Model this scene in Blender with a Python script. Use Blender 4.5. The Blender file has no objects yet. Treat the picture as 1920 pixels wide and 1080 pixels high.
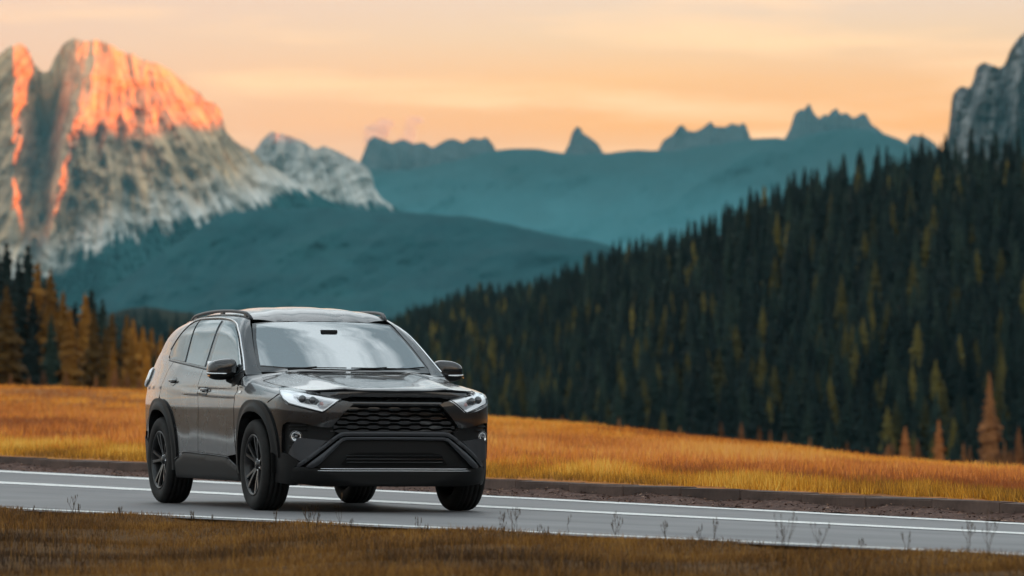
import bpy, bmesh, math, random
import numpy as np
from mathutils import Vector, Matrix
from mathutils.geometry import delaunay_2d_cdt
random.seed(7); RNG = np.random.default_rng(7)
R = math.radians
SC = bpy.context.scene
COL = SC.collection
# ---------------------------------------------------------------- camera (200 mm telephoto about knee height above the verge)
FPX, CAMH, HZ = 10270., .91, 738.          # focal length in photo pixels (1920 wide), eye height, horizon row
cam_d = bpy.data.cameras.new('camera'); cam = bpy.data.objects.new('camera', cam_d); COL.objects.link(cam)
cam_d.sensor_width = 36.; cam_d.lens = FPX / 1920 * 36.
cam.location = (0, 0, CAMH); cam.rotation_euler = (R(90) + math.atan((HZ - 540) / FPX), 0, 0)
cam_d.clip_start = .5; cam_d.clip_end = 90000
cam_d.dof.use_dof = True; cam_d.dof.focus_distance = 44.2; cam_d.dof.aperture_fstop = 4.1; cam_d.dof.aperture_blades = 0
SC.camera = cam
# ---------------------------------------------------------------- light: sun behind the unseen right-hand range, pale high cloud over an orange horizon
SUN_AZ, SUN_EL = 130., 4.5                 # clockwise from the view direction (+Y), degrees
wd = bpy.data.worlds.new('World'); SC.world = wd; wd.use_nodes = True
def build_world():
    nt = wd.node_tree; N = nt.nodes; L = nt.links; N.clear()
    out = N.new('ShaderNodeOutputWorld'); bg = N.new('ShaderNodeBackground'); L.new(bg.outputs[0], out.inputs[0])
    tc = N.new('ShaderNodeTexCoord'); sep = N.new('ShaderNodeSeparateXYZ'); L.new(tc.outputs['Generated'], sep.inputs[0])
    sky = N.new('ShaderNodeTexSky'); sky.sky_type = 'NISHITA'; sky.sun_disc = False
    sky.sun_elevation = R(SUN_EL); sky.sun_rotation = R(SUN_AZ); sky.air_density = 1.2; sky.dust_density = 2.0
    # glow over the horizon: colour by height (z of the direction), a little redder away from the sun
    ramp = N.new('ShaderNodeValToRGB'); mp = N.new('ShaderNodeMapRange'); mp.inputs['From Min'].default_value = -.01; mp.inputs['From Max'].default_value = .25
    L.new(sep.outputs[2], mp.inputs[0]); L.new(mp.outputs[0], ramp.inputs[0])
    def pos(z): return (z + .01) / .26
    el = ramp.color_ramp.elements
    stops = SKY_STOPS
    while len(el) < len(stops): el.new(.5)
    for e, (z, c) in zip(el, stops): e.position = pos(z); e.color = (*c, 1)
    pk = N.new('ShaderNodeMapRange'); pk.inputs['From Min'].default_value = .02; pk.inputs['From Max'].default_value = -.10; pk.inputs['To Max'].default_value = .75; L.new(sep.outputs[0], pk.inputs[0])
    mpk = N.new('ShaderNodeMix'); mpk.data_type = 'RGBA'; L.new(pk.outputs[0], mpk.inputs['Factor']); L.new(ramp.outputs[0], mpk.inputs['A']); mpk.inputs['B'].default_value = (1.16, .65, .50, 1)
    gl = N.new('ShaderNodeMapRange'); gl.inputs['From Min'].default_value = .80; gl.inputs['From Max'].default_value = .975; gl.interpolation_type = 'SMOOTHSTEP'; L.new(sep.outputs[1], gl.inputs[0])   # the glow fades to pale grey cloud away from this part of the horizon
    mgl = N.new('ShaderNodeMix'); mgl.data_type = 'RGBA'; L.new(gl.outputs[0], mgl.inputs['Factor']); mgl.inputs['A'].default_value = (.66, .70, .74, 1); L.new(mpk.outputs['Result'], mgl.inputs['B'])
    # thin streaks of cloud low down, broad soft cloud higher up
    mapn = N.new('ShaderNodeMapping'); mapn.inputs['Scale'].default_value = (14, 14, 120); L.new(tc.outputs['Generated'], mapn.inputs[0])
    n1 = N.new('ShaderNodeTexNoise'); n1.inputs['Scale'].default_value = 1.; n1.inputs['Detail'].default_value = 4; L.new(mapn.outputs[0], n1.inputs['Vector'])
    r1 = N.new('ShaderNodeMapRange'); r1.inputs['From Min'].default_value = .50; r1.inputs['From Max'].default_value = .74; r1.inputs['To Max'].default_value = .85; L.new(n1.outputs[0], r1.inputs[0])
    m1 = N.new('ShaderNodeMix'); m1.data_type = 'RGBA'; L.new(r1.outputs[0], m1.inputs['Factor']); L.new(mgl.outputs['Result'], m1.inputs['A']); m1.inputs['B'].default_value = (1.75, 1.0, .50, 1)
    map2 = N.new('ShaderNodeMapping'); map2.inputs['Scale'].default_value = (3.4, 3.4, 6.); L.new(tc.outputs['Generated'], map2.inputs[0])
    n2 = N.new('ShaderNodeTexNoise'); n2.inputs['Scale'].default_value = 1.5; n2.inputs['Detail'].default_value = 5; n2.inputs['Roughness'].default_value = .55; L.new(map2.outputs[0], n2.inputs['Vector'])
    r2 = N.new('ShaderNodeValToRGB'); r2.color_ramp.elements[0].position = .43; r2.color_ramp.elements[1].position = .57
    r2.color_ramp.elements[0].color = (.46, .56, .62, 1); r2.color_ramp.elements[1].color = (1.45, 1.56, 1.62, 1); L.new(n2.outputs[0], r2.inputs[0])
    up = N.new('ShaderNodeMapRange'); up.inputs['From Min'].default_value = .06; up.inputs['From Max'].default_value = .30; up.interpolation_type = 'SMOOTHSTEP'; L.new(sep.outputs[2], up.inputs[0])
    m2 = N.new('ShaderNodeMix'); m2.data_type = 'RGBA'; L.new(up.outputs[0], m2.inputs['Factor']); L.new(m1.outputs['Result'], m2.inputs['A']); L.new(r2.outputs[0], m2.inputs['B'])
    sk = N.new('ShaderNodeMix'); sk.data_type = 'RGBA'; sk.blend_type = 'ADD'; sk.inputs['Factor'].default_value = .03
    L.new(m2.outputs['Result'], sk.inputs['A']); L.new(sky.outputs[0], sk.inputs['B'])
    L.new(sk.outputs['Result'], bg.inputs[0]); bg.inputs[1].default_value = SKY_STRENGTH
SKY_STRENGTH = .29
SKY_STOPS = [(-.01, (1.1, .58, .26)), (.030, (1.25, .70, .36)), (.040, (1.32, .74, .40)), (.049, (1.48, .62, .15)), (.057, (1.42, .68, .24)), (.065, (1.25, .76, .44)), (.074, (1.14, .77, .61)), (.10, (.90, .86, .86)), (.15, (.80, .90, .97)), (.25, (.80, .92, 1.0))]
build_world()
sun_d = bpy.data.lights.new('sun', 'SUN'); sun = bpy.data.objects.new('sun', sun_d); COL.objects.link(sun)
sun_d.energy = 5.0; sun_d.angle = R(.5); sun_d.color = (1.0, .19, .0)
_sd = Vector((math.sin(R(SUN_AZ)) * math.cos(R(SUN_EL)), math.cos(R(SUN_AZ)) * math.cos(R(SUN_EL)), math.sin(R(SUN_EL))))
sun.rotation_euler = (-_sd).to_track_quat('-Z', 'Y').to_euler()
SC.view_settings.view_transform = 'Standard'; SC.view_settings.look = 'None'; SC.view_settings.exposure = 1.78; SC.view_settings.gamma = 1.
SC.render.engine = 'CYCLES'
cy = SC.cycles; cy.use_denoising = True; cy.max_bounces = 8; cy.transparent_max_bounces = 12; cy.volume_bounces = 0
try: cy.denoiser = 'OPENIMAGEDENOISE'
except Exception: pass
# ---------------------------------------------------------------- helpers
def tag(o, label=None, cat=None, group=None, kind=None):
    if label: o['label'] = label
    if cat: o['category'] = cat
    if group: o['group'] = group
    if kind: o['kind'] = kind
    return o
def link(name, me, parent=None):
    o = bpy.data.objects.new(name, me); COL.objects.link(o); o.parent = parent; return o
def empty(name, loc=(0, 0, 0), parent=None):
    o = link(name, None, parent); o.location = loc; return o
def mesh_np(name, v, f, mat=None, smooth=True, nrm=None):
    """mesh from numpy vertices and a list/array of faces"""
    me = bpy.data.meshes.new(name)
    v = np.asarray(v, np.float32)
    if isinstance(f, np.ndarray):
        n, k = f.shape
        me.vertices.add(len(v)); me.vertices.foreach_set('co', v.ravel())
        me.loops.add(n * k); me.loops.foreach_set('vertex_index', f.astype(np.int32).ravel())
        me.polygons.add(n); me.polygons.foreach_set('loop_start', np.arange(0, n * k, k, dtype=np.int32)); me.polygons.foreach_set('loop_total', np.full(n, k, np.int32))
        me.update(calc_edges=True)
    else:
        me.from_pydata(v.tolist(), [], f); me.update()
    me.polygons.foreach_set('use_smooth', np.full(len(me.polygons), smooth))
    if nrm is not None: me.normals_split_custom_set_from_vertices([tuple(x) for x in nrm])
    if mat is not None: me.materials.append(mat)
    return me
def grid_faces(nr, nc):
    i = np.arange(nr - 1)[:, None] * nc + np.arange(nc - 1)[None]
    return np.stack([i, i + 1, i + nc + 1, i + nc], -1).reshape(-1, 4)
MATS = {}
def mat(name, col=(.5, .5, .5), rough=.5, metal=0., spec=.5, coat=0., coat_rough=.03, **kw):
    m = bpy.data.materials.new(name); m.use_nodes = True; MATS[name] = m
    b = m.node_tree.nodes['Principled BSDF']
    b.inputs['Base Color'].default_value = (*col, 1); b.inputs['Roughness'].default_value = rough; b.inputs['Metallic'].default_value = metal
    b.inputs['Specular IOR Level'].default_value = spec; b.inputs['Coat Weight'].default_value = coat; b.inputs['Coat Roughness'].default_value = coat_rough
    for k, v in kw.items(): b.inputs[k].default_value = v
    return m
class NT:
    """small helper to write node graphs"""
    def __init__(s, m): s.t = m.node_tree; s.N = s.t.nodes; s.L = s.t.links; s.b = s.N.get('Principled BSDF')
    def n(s, kind, **kw):
        x = s.N.new('ShaderNode' + kind)
        for k, v in kw.items():
            if k.startswith('i_'): x.inputs[k[2:].replace('_', ' ')].default_value = v
            else: setattr(x, k, v)
        return x
    def l(s, a, b): s.L.new(a, b)
    def noise(s, scale, detail=4, rough=.55, vec=None, coords='Object', mapping=None, dist=0.):
        n = s.n('TexNoise'); n.inputs['Scale'].default_value = scale; n.inputs['Detail'].default_value = detail; n.inputs['Roughness'].default_value = rough; n.inputs['Distortion'].default_value = dist
        if vec is None:
            t = s.n('TexCoord'); vec = t.outputs[coords]
            if mapping: mp = s.n('Mapping'); mp.inputs['Scale'].default_value = mapping; s.l(vec, mp.inputs[0]); vec = mp.outputs[0]
        s.l(vec, n.inputs['Vector']); return n.outputs[0]
    def ramp(s, fac, *stops):
        r = s.n('ValToRGB'); e = r.color_ramp.elements
        while len(e) < len(stops): e.new(.5)
        for q, (p, c) in zip(e, stops): q.position = p; q.color = (*c, 1) if len(c) == 3 else c
        s.l(fac, r.inputs[0]); return r.outputs[0]
    def mix(s, fac, a, b, blend='MIX'):
        m = s.n('Mix', data_type='RGBA', blend_type=blend)
        for sock, v in (('Factor', fac), ('A', a), ('B', b)):
            i = m.inputs[sock]
            if hasattr(v, 'is_linked') or hasattr(v, 'links'): s.l(v, i)
            else: i.default_value = v if sock == 'Factor' else ((*v, 1) if len(v) == 3 else v)
        return m.outputs['Result']
    def bump(s, h, strength=.3, dist=.01):
        b = s.n('Bump'); b.inputs['Strength'].default_value = strength; b.inputs['Distance'].default_value = dist; s.l(h, b.inputs['Height']); s.l(b.outputs[0], s.b.inputs['Normal'])
def px_dir(u, v): return np.array([(u - 960) / FPX, 1., (HZ - v) / FPX])
# ---------------------------------------------------------------- mesh building blocks
def smooth_path(p, n=6, closed=False):
    """Catmull-Rom through points"""
    p = np.asarray(p, float); q = np.vstack([2 * p[0] - p[1], p, 2 * p[-1] - p[-2]]); out = []
    for i in range(1, len(q) - 2):
        for t in np.linspace(0, 1, n, endpoint=False):
            a, b, c, d = q[i - 1], q[i], q[i + 1], q[i + 2]
            out.append(.5 * (2 * b + (c - a) * t + (2 * a - 5 * b + 4 * c - d) * t * t + (3 * b - a - 3 * c + d) * t**3))
    out.append(p[-1]); return np.array(out)
def tube_np(path, rad, seg=8, caps=True, flat=None):
    """swept tube along a path; rad scalar or per point; flat=(width scale, axis) squashes it"""
    path = np.asarray(path, float); n = len(path); rad = np.broadcast_to(np.asarray(rad, float), (n,))
    t = np.gradient(path, axis=0); t /= np.linalg.norm(t, axis=1)[:, None] + 1e-12
    ref = np.array([0, 0, 1.]) if abs(t[0][2]) < .9 else np.array([1., 0, 0]); V = []
    for i in range(n):
        a = np.cross(t[i], ref); a /= np.linalg.norm(a) + 1e-12; b = np.cross(a, t[i]); 
        for k in range(seg):
            c, s = math.cos(2 * math.pi * k / seg), math.sin(2 * math.pi * k / seg)
            V.append(path[i] + rad[i] * (a * c * (flat or 1) + b * s))
    F = [(i * seg + k, i * seg + (k + 1) % seg, (i + 1) * seg + (k + 1) % seg, (i + 1) * seg + k) for i in range(n - 1) for k in range(seg)]
    if caps: F += [tuple(range(seg))[::-1], tuple((n - 1) * seg + k for k in range(seg))]
    return np.array(V), F
def box_np(c, h, bev=.0):
    bm = bmesh.new(); bmesh.ops.create_cube(bm, size=2.)
    for v in bm.verts: v.co = Vector((v.co.x * h[0], v.co.y * h[1], v.co.z * h[2]))
    if bev: bmesh.ops.bevel(bm, geom=list(bm.edges), offset=bev, segments=3, affect='EDGES', profile=.5)
    V = np.array([tuple(v.co) for v in bm.verts]) + np.asarray(c); bm.verts.index_update(); F = [tuple(v.index for v in f.verts) for f in bm.faces]; bm.free(); return V, F
def lathe_np(prof, seg=48, axis=1):
    """profile of (radius, along) turned about the y axis"""
    V = []; n = len(prof)
    for k in range(seg):
        c, s = math.cos(2 * math.pi * k / seg), math.sin(2 * math.pi * k / seg)
        for r, a in prof: V.append((r * c, a, r * s))
    F = [(k * n + i, k * n + i + 1, ((k + 1) % seg) * n + i + 1, ((k + 1) % seg) * n + i) for k in range(seg) for i in range(n - 1)]
    return np.array(V, float), F
def prism_np(poly, y0, y1):
    """polygon in (x, z) extruded along y"""
    n = len(poly); V = [(p[0], y0, p[1]) for p in poly] + [(p[0], y1, p[1]) for p in poly]
    F = [tuple(range(n)), tuple(range(2 * n - 1, n - 1, -1))] + [(i, n + i, n + (i + 1) % n, (i + 1) % n) for i in range(n)]
    return np.array(V, float), F
def join(*vf):
    V = []; F = []; k = 0
    for v, f in vf: V.append(np.asarray(v)); F += [tuple(i + k for i in q) for q in f]; k += len(v)
    return np.vstack(V), F
# ---------------------------------------------------------------- ground: road frame (s across the road from its near line, t along it)
def pxg(u, v, z=0.): d = (CAMH - z) * FPX / (v - HZ); return np.array([(u - 960) / FPX * d, d])
_a, _b = pxg(0, 952), pxg(1920, 1040)
RD = (_b - _a) / np.linalg.norm(_b - _a); RN = np.array([-RD[1], RD[0]]); RN = RN if RN[1] > 0 else -RN; RP = _a
ROAD_W = 6.0; MID_S = 4.2; KERB_S = 7.0
def st(x, y): return (x - RP[0]) * RN[0] + (y - RP[1]) * RN[1], (x - RP[0]) * RD[0] + (y - RP[1]) * RD[1]
def xy(s, t): return RP[0] + s * RN[0] + t * RD[0], RP[1] + s * RN[1] + t * RD[1]
def _far(u, v):                                             # the far line lies at s = ROAD_W: read the cross fall from where it appears
    k = (u - 960) / FPX; A = np.array([[RD[0] - k * RD[1]]]); rhs = -(RP[0] + ROAD_W * RN[0]) + k * (RP[1] + ROAD_W * RN[1]); t = rhs / A[0, 0]
    y = xy(ROAD_W, t)[1]; return t, CAMH - (v - HZ) * y / FPX
(_t0, _z0), (_t1, _z1) = _far(0, 884), _far(1920, 983)
def zfar(t): return np.clip(_z0 + (np.asarray(t, float) - _t0) * (_z1 - _z0) / (_t1 - _t0), -.16, .16)
def zroad(s, t): return zfar(t) * np.clip(np.asarray(s, float) / ROAD_W, -.2, 1.25)
_cu = np.arange(-3000, 4600, 40.); _k = np.ones(7) / 7
CREST_U = list(_cu)
def _sm(u, v): q = np.interp(_cu, u, v); q = np.convolve(np.pad(q, 3, 'edge'), _k, 'valid'); return np.convolve(np.pad(q, 3, 'edge'), _k, 'valid')
CREST_V = _sm([-3000, 0, 270, 600, 915, 1100, 1300, 1500, 1700, 1920, 4500], [722, 724, 733, 756, 784, 798, 818, 844, 867, 888, 900])
CREST_D = _sm([-3000, 0, 270, 600, 915, 1100, 1300, 1500, 1700, 1920, 4500], [165, 160, 150, 135, 120, 112, 104, 96, 90, 84, 84])
def kerb_depth(u):
    k = (u - 960) / FPX; q = KERB_S + .20; den = k * RN[0] + RN[1]
    return (q + RP @ RN) / den
def zmeadow(x, y):
    """height of the far meadow (beyond the kerb)"""
    x = np.asarray(x, float); y = np.asarray(y, float); u = 960 + FPX * x / np.maximum(y, 1.)
    s, t = st(x, y); dk = kerb_depth(u); cd = np.maximum(np.interp(u, CREST_U, CREST_D), dk + 35); cz = CAMH - (np.interp(u, CREST_U, CREST_V) - HZ) * cd / FPX
    kk = (u - 960) / FPX; xk, yk = kk * dk, dk; zk = zfar(st(xk, yk)[1]) + .105
    q = np.clip((y - dk) / (cd - dk), 0, 1); z = zk + (cz - zk) * (q ** 1.25)
    los = (cz - CAMH) / cd; over = np.maximum(y - cd, 0)
    return z + over * (los - .0045) - .012 * np.maximum(over - 900, 0)
# materials
M_ground = mat('dry_grass_ground', (.20, .09, .02), .9, spec=.2)
g = NT(M_ground); c1 = g.ramp(g.noise(.35, 6), (.3, (.26, .10, .018)), (.55, (.44, .17, .028)), (.75, (.54, .25, .045)))
c2 = g.ramp(g.noise(9, 5), (.3, (.45, .4, .35)), (.7, (1.2, 1.15, 1.1))); g.l(g.mix(1., c1, c2, 'MULTIPLY'), g.b.inputs['Base Color']); g.bump(g.noise(25, 5), .6, .05)
M_verge = mat('dark_verge_soil', (.07, .035, .012), .95, spec=.1)
g = NT(M_verge); g.l(g.ramp(g.noise(3, 6), (.3, (.055, .027, .010)), (.7, (.14, .070, .022))), g.b.inputs['Base Color'])
M_road = mat('asphalt', (.10, .10, .105), .55)
g = NT(M_road); fine = g.noise(220, 3); patch = g.noise(.6, 5, .6, mapping=(1, 1, 1)); _tc = g.n('TexCoord'); _mp = g.n('Mapping'); _mp.inputs['Rotation'].default_value = (0, 0, -math.atan2(RD[1], RD[0])); g.l(_tc.outputs['Object'], _mp.inputs[0]); _m2 = g.n('Mapping'); _m2.inputs['Scale'].default_value = (.06, 1.6, 1); g.l(_mp.outputs[0], _m2.inputs[0]); streak = g.noise(1., 5, .6, vec=_m2.outputs[0])
ca = g.ramp(patch, (.3, (.100, .097, .099)), (.7, (.145, .140, .140))); cb = g.ramp(fine, (.3, (.75, .75, .75)), (.7, (1.2, 1.2, 1.2))); cc = g.ramp(streak, (.32, (.72, .72, .74)), (.62, (1.12, 1.12, 1.12)))
g.l(g.mix(1., g.mix(1., ca, cb, 'MULTIPLY'), cc, 'MULTIPLY'), g.b.inputs['Base Color']); g.l(g.ramp(patch, (.3, (.50,) * 3), (.7, (.66,) * 3)), g.b.inputs['Roughness']); g.bump(fine, .25, .004)
M_line = mat('white_road_paint', (.78, .77, .74), .6)
g = NT(M_line); wear = g.noise(26, 6, .7); g.l(g.ramp(wear, (.34, (.22, .215, .21)), (.46, (.70, .69, .66)), (.7, (.82, .81, .78))), g.b.inputs['Base Color'])
M_dirt = mat('brown_roadside_dirt', (.10, .06, .045), .95, spec=.2)
g = NT(M_dirt); g.l(g.ramp(g.noise(9, 7, .7), (.3, (.045, .026, .020)), (.5, (.10, .055, .042)), (.72, (.20, .12, .095))), g.b.inputs['Base Color']); g.bump(g.noise(40, 5), .9, .03)
M_kerb = mat('weathered_brown_kerb_stone', (.11, .075, .06), .85, spec=.3)
g = NT(M_kerb); oi = g.n('ObjectInfo'); kc = g.ramp(g.noise(5, 6, .65), (.3, (.060, .040, .034)), (.7, (.125, .085, .070))); g.l(g.mix(1., kc, g.ramp(oi.outputs['Random'], (0, (.75, .72, .70)), (1, (1.2, 1.15, 1.1))), 'MULTIPLY'), g.b.inputs['Base Color']); g.bump(g.noise(60, 4), .4, .006)
# whole-country ground sheet (polar), lower than everything laid on it beyond the kerb
az = np.unique(np.concatenate([np.arange(-180, 181, 5.), np.arange(-14, 14.1, .5)])); rr = np.concatenate([[0.], np.geomspace(3, 60000, 90)])
AZ, RR = np.meshgrid(np.radians(az), rr); gx, gy = RR * np.sin(AZ), RR * np.cos(AZ); s_, t_ = st(gx, gy)
gz = np.where(s_ < ROAD_W + .9, -.24, -1.2) + np.where(gy > 60, -.022 * np.clip(gy - 60, 0, 1400), 0) - .02 * np.clip(gy - 1400, 0, 9000) * (gy > 0) + np.where(gy > 11000, 40, 0) * 0
og = link('ground', mesh_np('ground', np.stack([gx, gy, gz], -1).reshape(-1, 3), grid_faces(len(rr), len(az)), M_verge)); tag(og, kind='structure')
def strip(name, s0, s1, dz, m, t0=-190, t1=60, n=260, cols=None, z_fn=None, rough=0.):
    ts = np.linspace(0, 1, n); ts = t0 + (t1 - t0) * ts; ss = np.linspace(s0, s1, cols or 2)
    S, T = np.meshgrid(ss, ts)
    if rough: S = S + np.stack([rough * np.interp(ts, np.arange(t0, t1 + .3, .22), RNG.normal(0, 1, len(np.arange(t0, t1 + .3, .22)))) for _ in ss], 1)
    X, Y = xy(S, T); Z = (zroad(S, T) if z_fn is None else z_fn(S, T)) + dz
    return tag(link(name, mesh_np(name, np.stack([X, Y, Z], -1).reshape(-1, 3), grid_faces(n, len(ss))[:, ::-1], m)), kind='structure')
def verge_z(S, T): return zroad(np.minimum(S, 0), T) - .010 - .085 * np.clip((-S - .2) / 1.6, 0, 1) - .05 * np.clip((-S - 2) / 6, 0, 1) + .035 * np.sin(T * .9 + S * 1.3) * np.clip(-S / 2, 0, 1) + .02 * np.sin(T * 2.3 - S)
strip('verge', -38, -.22, -.0, M_verge, -60, 45, 200, 60, verge_z)
strip('road', -.30, ROAD_W + .28, 0., M_road, cols=12)
LN = [strip('road_marking', -.10, .10, .004, M_line, n=1800, rough=.010), strip('road_marking', MID_S - .17, MID_S + .17, .004, M_line, n=1800, rough=.010), strip('road_marking', ROAD_W - .13, ROAD_W + .13, .004, M_line, n=1800, rough=.010)]
def dirt_z(S, T): return zfar(T) - .012 + .016 * np.sin(T * 3.1 + S * 9) + .012 * np.sin(T * 7.7 - 5 * S) + .05 * np.clip((S - ROAD_W - .5) / .6, 0, 1)
strip('dirt_strip', ROAD_W + .2, KERB_S + .05, 0., M_dirt, n=900, cols=9, z_fn=dirt_z)
# kerb of separate stones
kerb = empty('kerb', (*xy(KERB_S, 0), float(zfar(0)))); tag(kerb, 'low kerb of weathered brown stones along the meadow side of the road', 'kerb')
stones = []
for k in range(4):
    V, F = box_np((0, 0, 0), (.5005, .09, .14), .016); V = V + RNG.normal(0, .003, V.shape); stones.append(mesh_np('kerb_stone', V, F, M_kerb, False))
for i, t in enumerate(np.arange(-62, 14, 1.005)):
    o = link('kerb_stone', stones[i % 4], kerb); x, y = xy(KERB_S + .09 + random.uniform(-.006, .006), t); z = float(zfar(t)) - .03 + random.uniform(-.004, .004)
    o.location = Vector((x, y, z)) - kerb.location; o.rotation_euler = (random.gauss(0, .02), random.gauss(0, .003), math.atan2(RD[1], RD[0]) + random.gauss(0, .003))
strip('dirt_strip', KERB_S + .15, KERB_S + .75, 0., M_dirt, n=600, cols=5, z_fn=lambda S, T: zmeadow(*xy(np.maximum(S, KERB_S + .21), T)) - .018 + .008 * np.sin(T * 5 + S * 11))
# meadow beyond the kerb, falling away over its crest
us = np.concatenate([np.linspace(-2600, -200, 40), np.linspace(-180, 2100, 240), np.linspace(2140, 4400, 40)]); NQ = 90
UU = np.repeat(us[None], NQ, 0); dk = kerb_depth(us); cd = np.maximum(np.interp(us, CREST_U, CREST_D), dk + 35)
q = np.concatenate([np.linspace(0, 1.15, 50), 1.15 + np.geomspace(.05, 14, NQ - 50)])[:, None]; DD = dk + q * (cd - dk); DD = np.minimum(DD, 1500 + 0 * DD)
mx, my = (UU - 960) / FPX * DD, DD; mz = zmeadow(mx, my)
mo = link('meadow', mesh_np('meadow', np.stack([mx, my, mz], -1).reshape(-1, 3), grid_faces(NQ, len(us)), M_ground)); tag(mo, kind='structure')
# ---------------------------------------------------------------- noise used for relief
def vnoise(x, y, seed=0):
    """smooth value noise, numpy"""
    xi, yi = np.floor(x).astype(np.int64), np.floor(y).astype(np.int64); xf, yf = x - xi, y - yi
    def h(a, b):
        n = (a * 374761393 + b * 668265263 + seed * 974634777) & 0xffffffff; n = ((n ^ (n >> 13)) * 1274126177) & 0xffffffff; return ((n ^ (n >> 16)) & 0xffff) / 65535.
    u, v = xf * xf * (3 - 2 * xf), yf * yf * (3 - 2 * yf)
    return (h(xi, yi) * (1 - u) + h(xi + 1, yi) * u) * (1 - v) + (h(xi, yi + 1) * (1 - u) + h(xi + 1, yi + 1) * u) * v
def fbm(x, y, oct=5, seed=0, gain=.5, ridged=False):
    a, t, n = 1., 0., 0.
    for o in range(oct):
        v = vnoise(x * 2**o, y * 2**o, seed + o * 17)
        if ridged: v = 1 - np.abs(2 * v - 1)
        t = t + a * v; n += a; a *= gain
    return t / n
def hill(name, skyline, d0, v_bot, slope, m, relief=None, cols=300, rows=90, jag=0., back=1.2, seed=1, fan=-1200., apex=230., crest_d=None):
    """mountain or ridge: crest line from its skyline (photo pixels) at d0 metres; the near face comes forward as it falls, with relief; the far side falls away behind"""
    su = np.array([p[0] for p in skyline], float); sv = np.array([p[1] for p in skyline], float)
    u = np.linspace(su[0], su[-1], cols); vc = np.interp(u, su, sv) + jag * (fbm(u / 26., u * 0 + seed, 5, seed) - .5) * 2
    dc = np.full(cols, float(d0)) if crest_d is None else np.interp(u, [p[0] for p in crest_d], [p[1] for p in crest_d])
    X = (u - 960) / FPX * dc; ZC = CAMH + (HZ - vc) / FPX * dc; ZB = CAMH + (HZ - v_bot) / FPX * d0
    k = np.linspace(0, 1, rows)[:, None]; Z = ZC[None] + (ZB - ZC[None]) * k; drop = ZC[None] - Z
    XX = np.repeat(X[None], rows, 0)
    fwd = drop / slope if not callable(slope) else slope(drop)
    if relief is not None: fwd = fwd + relief(XX, Z, drop)
    Y = dc[None] - fwd
    # skyline pixels only give directions: each point sits on its own line of sight at the depth its slope gives it
    XX = XX * (Y / dc[None]); Z = CAMH + (Z - CAMH) * (Y / dc[None])
    kb = np.linspace(.08, 1, 14)[:, None]; Zb = ZC[None] + (ZB - ZC[None]) * kb; Yb = dc[None] + (ZC[None] - Zb) * back; Xb = np.repeat(X[None], 14, 0)
    Zc0 = ZC.max() + apex; FX = 1000 * (np.repeat(X[None], rows, 0) - fan) / np.maximum(Zc0 - (ZC[None] - drop), 60.); AT = np.vstack([np.zeros((14, cols)), FX]), np.vstack([np.zeros((14, cols)), drop])
    V = np.stack([np.vstack([Xb[::-1], XX]), np.vstack([Yb[::-1], Y]), np.vstack([Zb[::-1], Z])], -1)
    o = link(name, mesh_np(name, V.reshape(-1, 3), grid_faces(rows + 14, cols)[:, ::-1], m))
    for nm, a in zip(('fan', 'drop'), AT): at = o.data.attributes.new(nm, 'FLOAT', 'POINT'); at.data.foreach_set('value', a.ravel().astype(np.float32))
    return tag(o, kind='structure')
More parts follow.
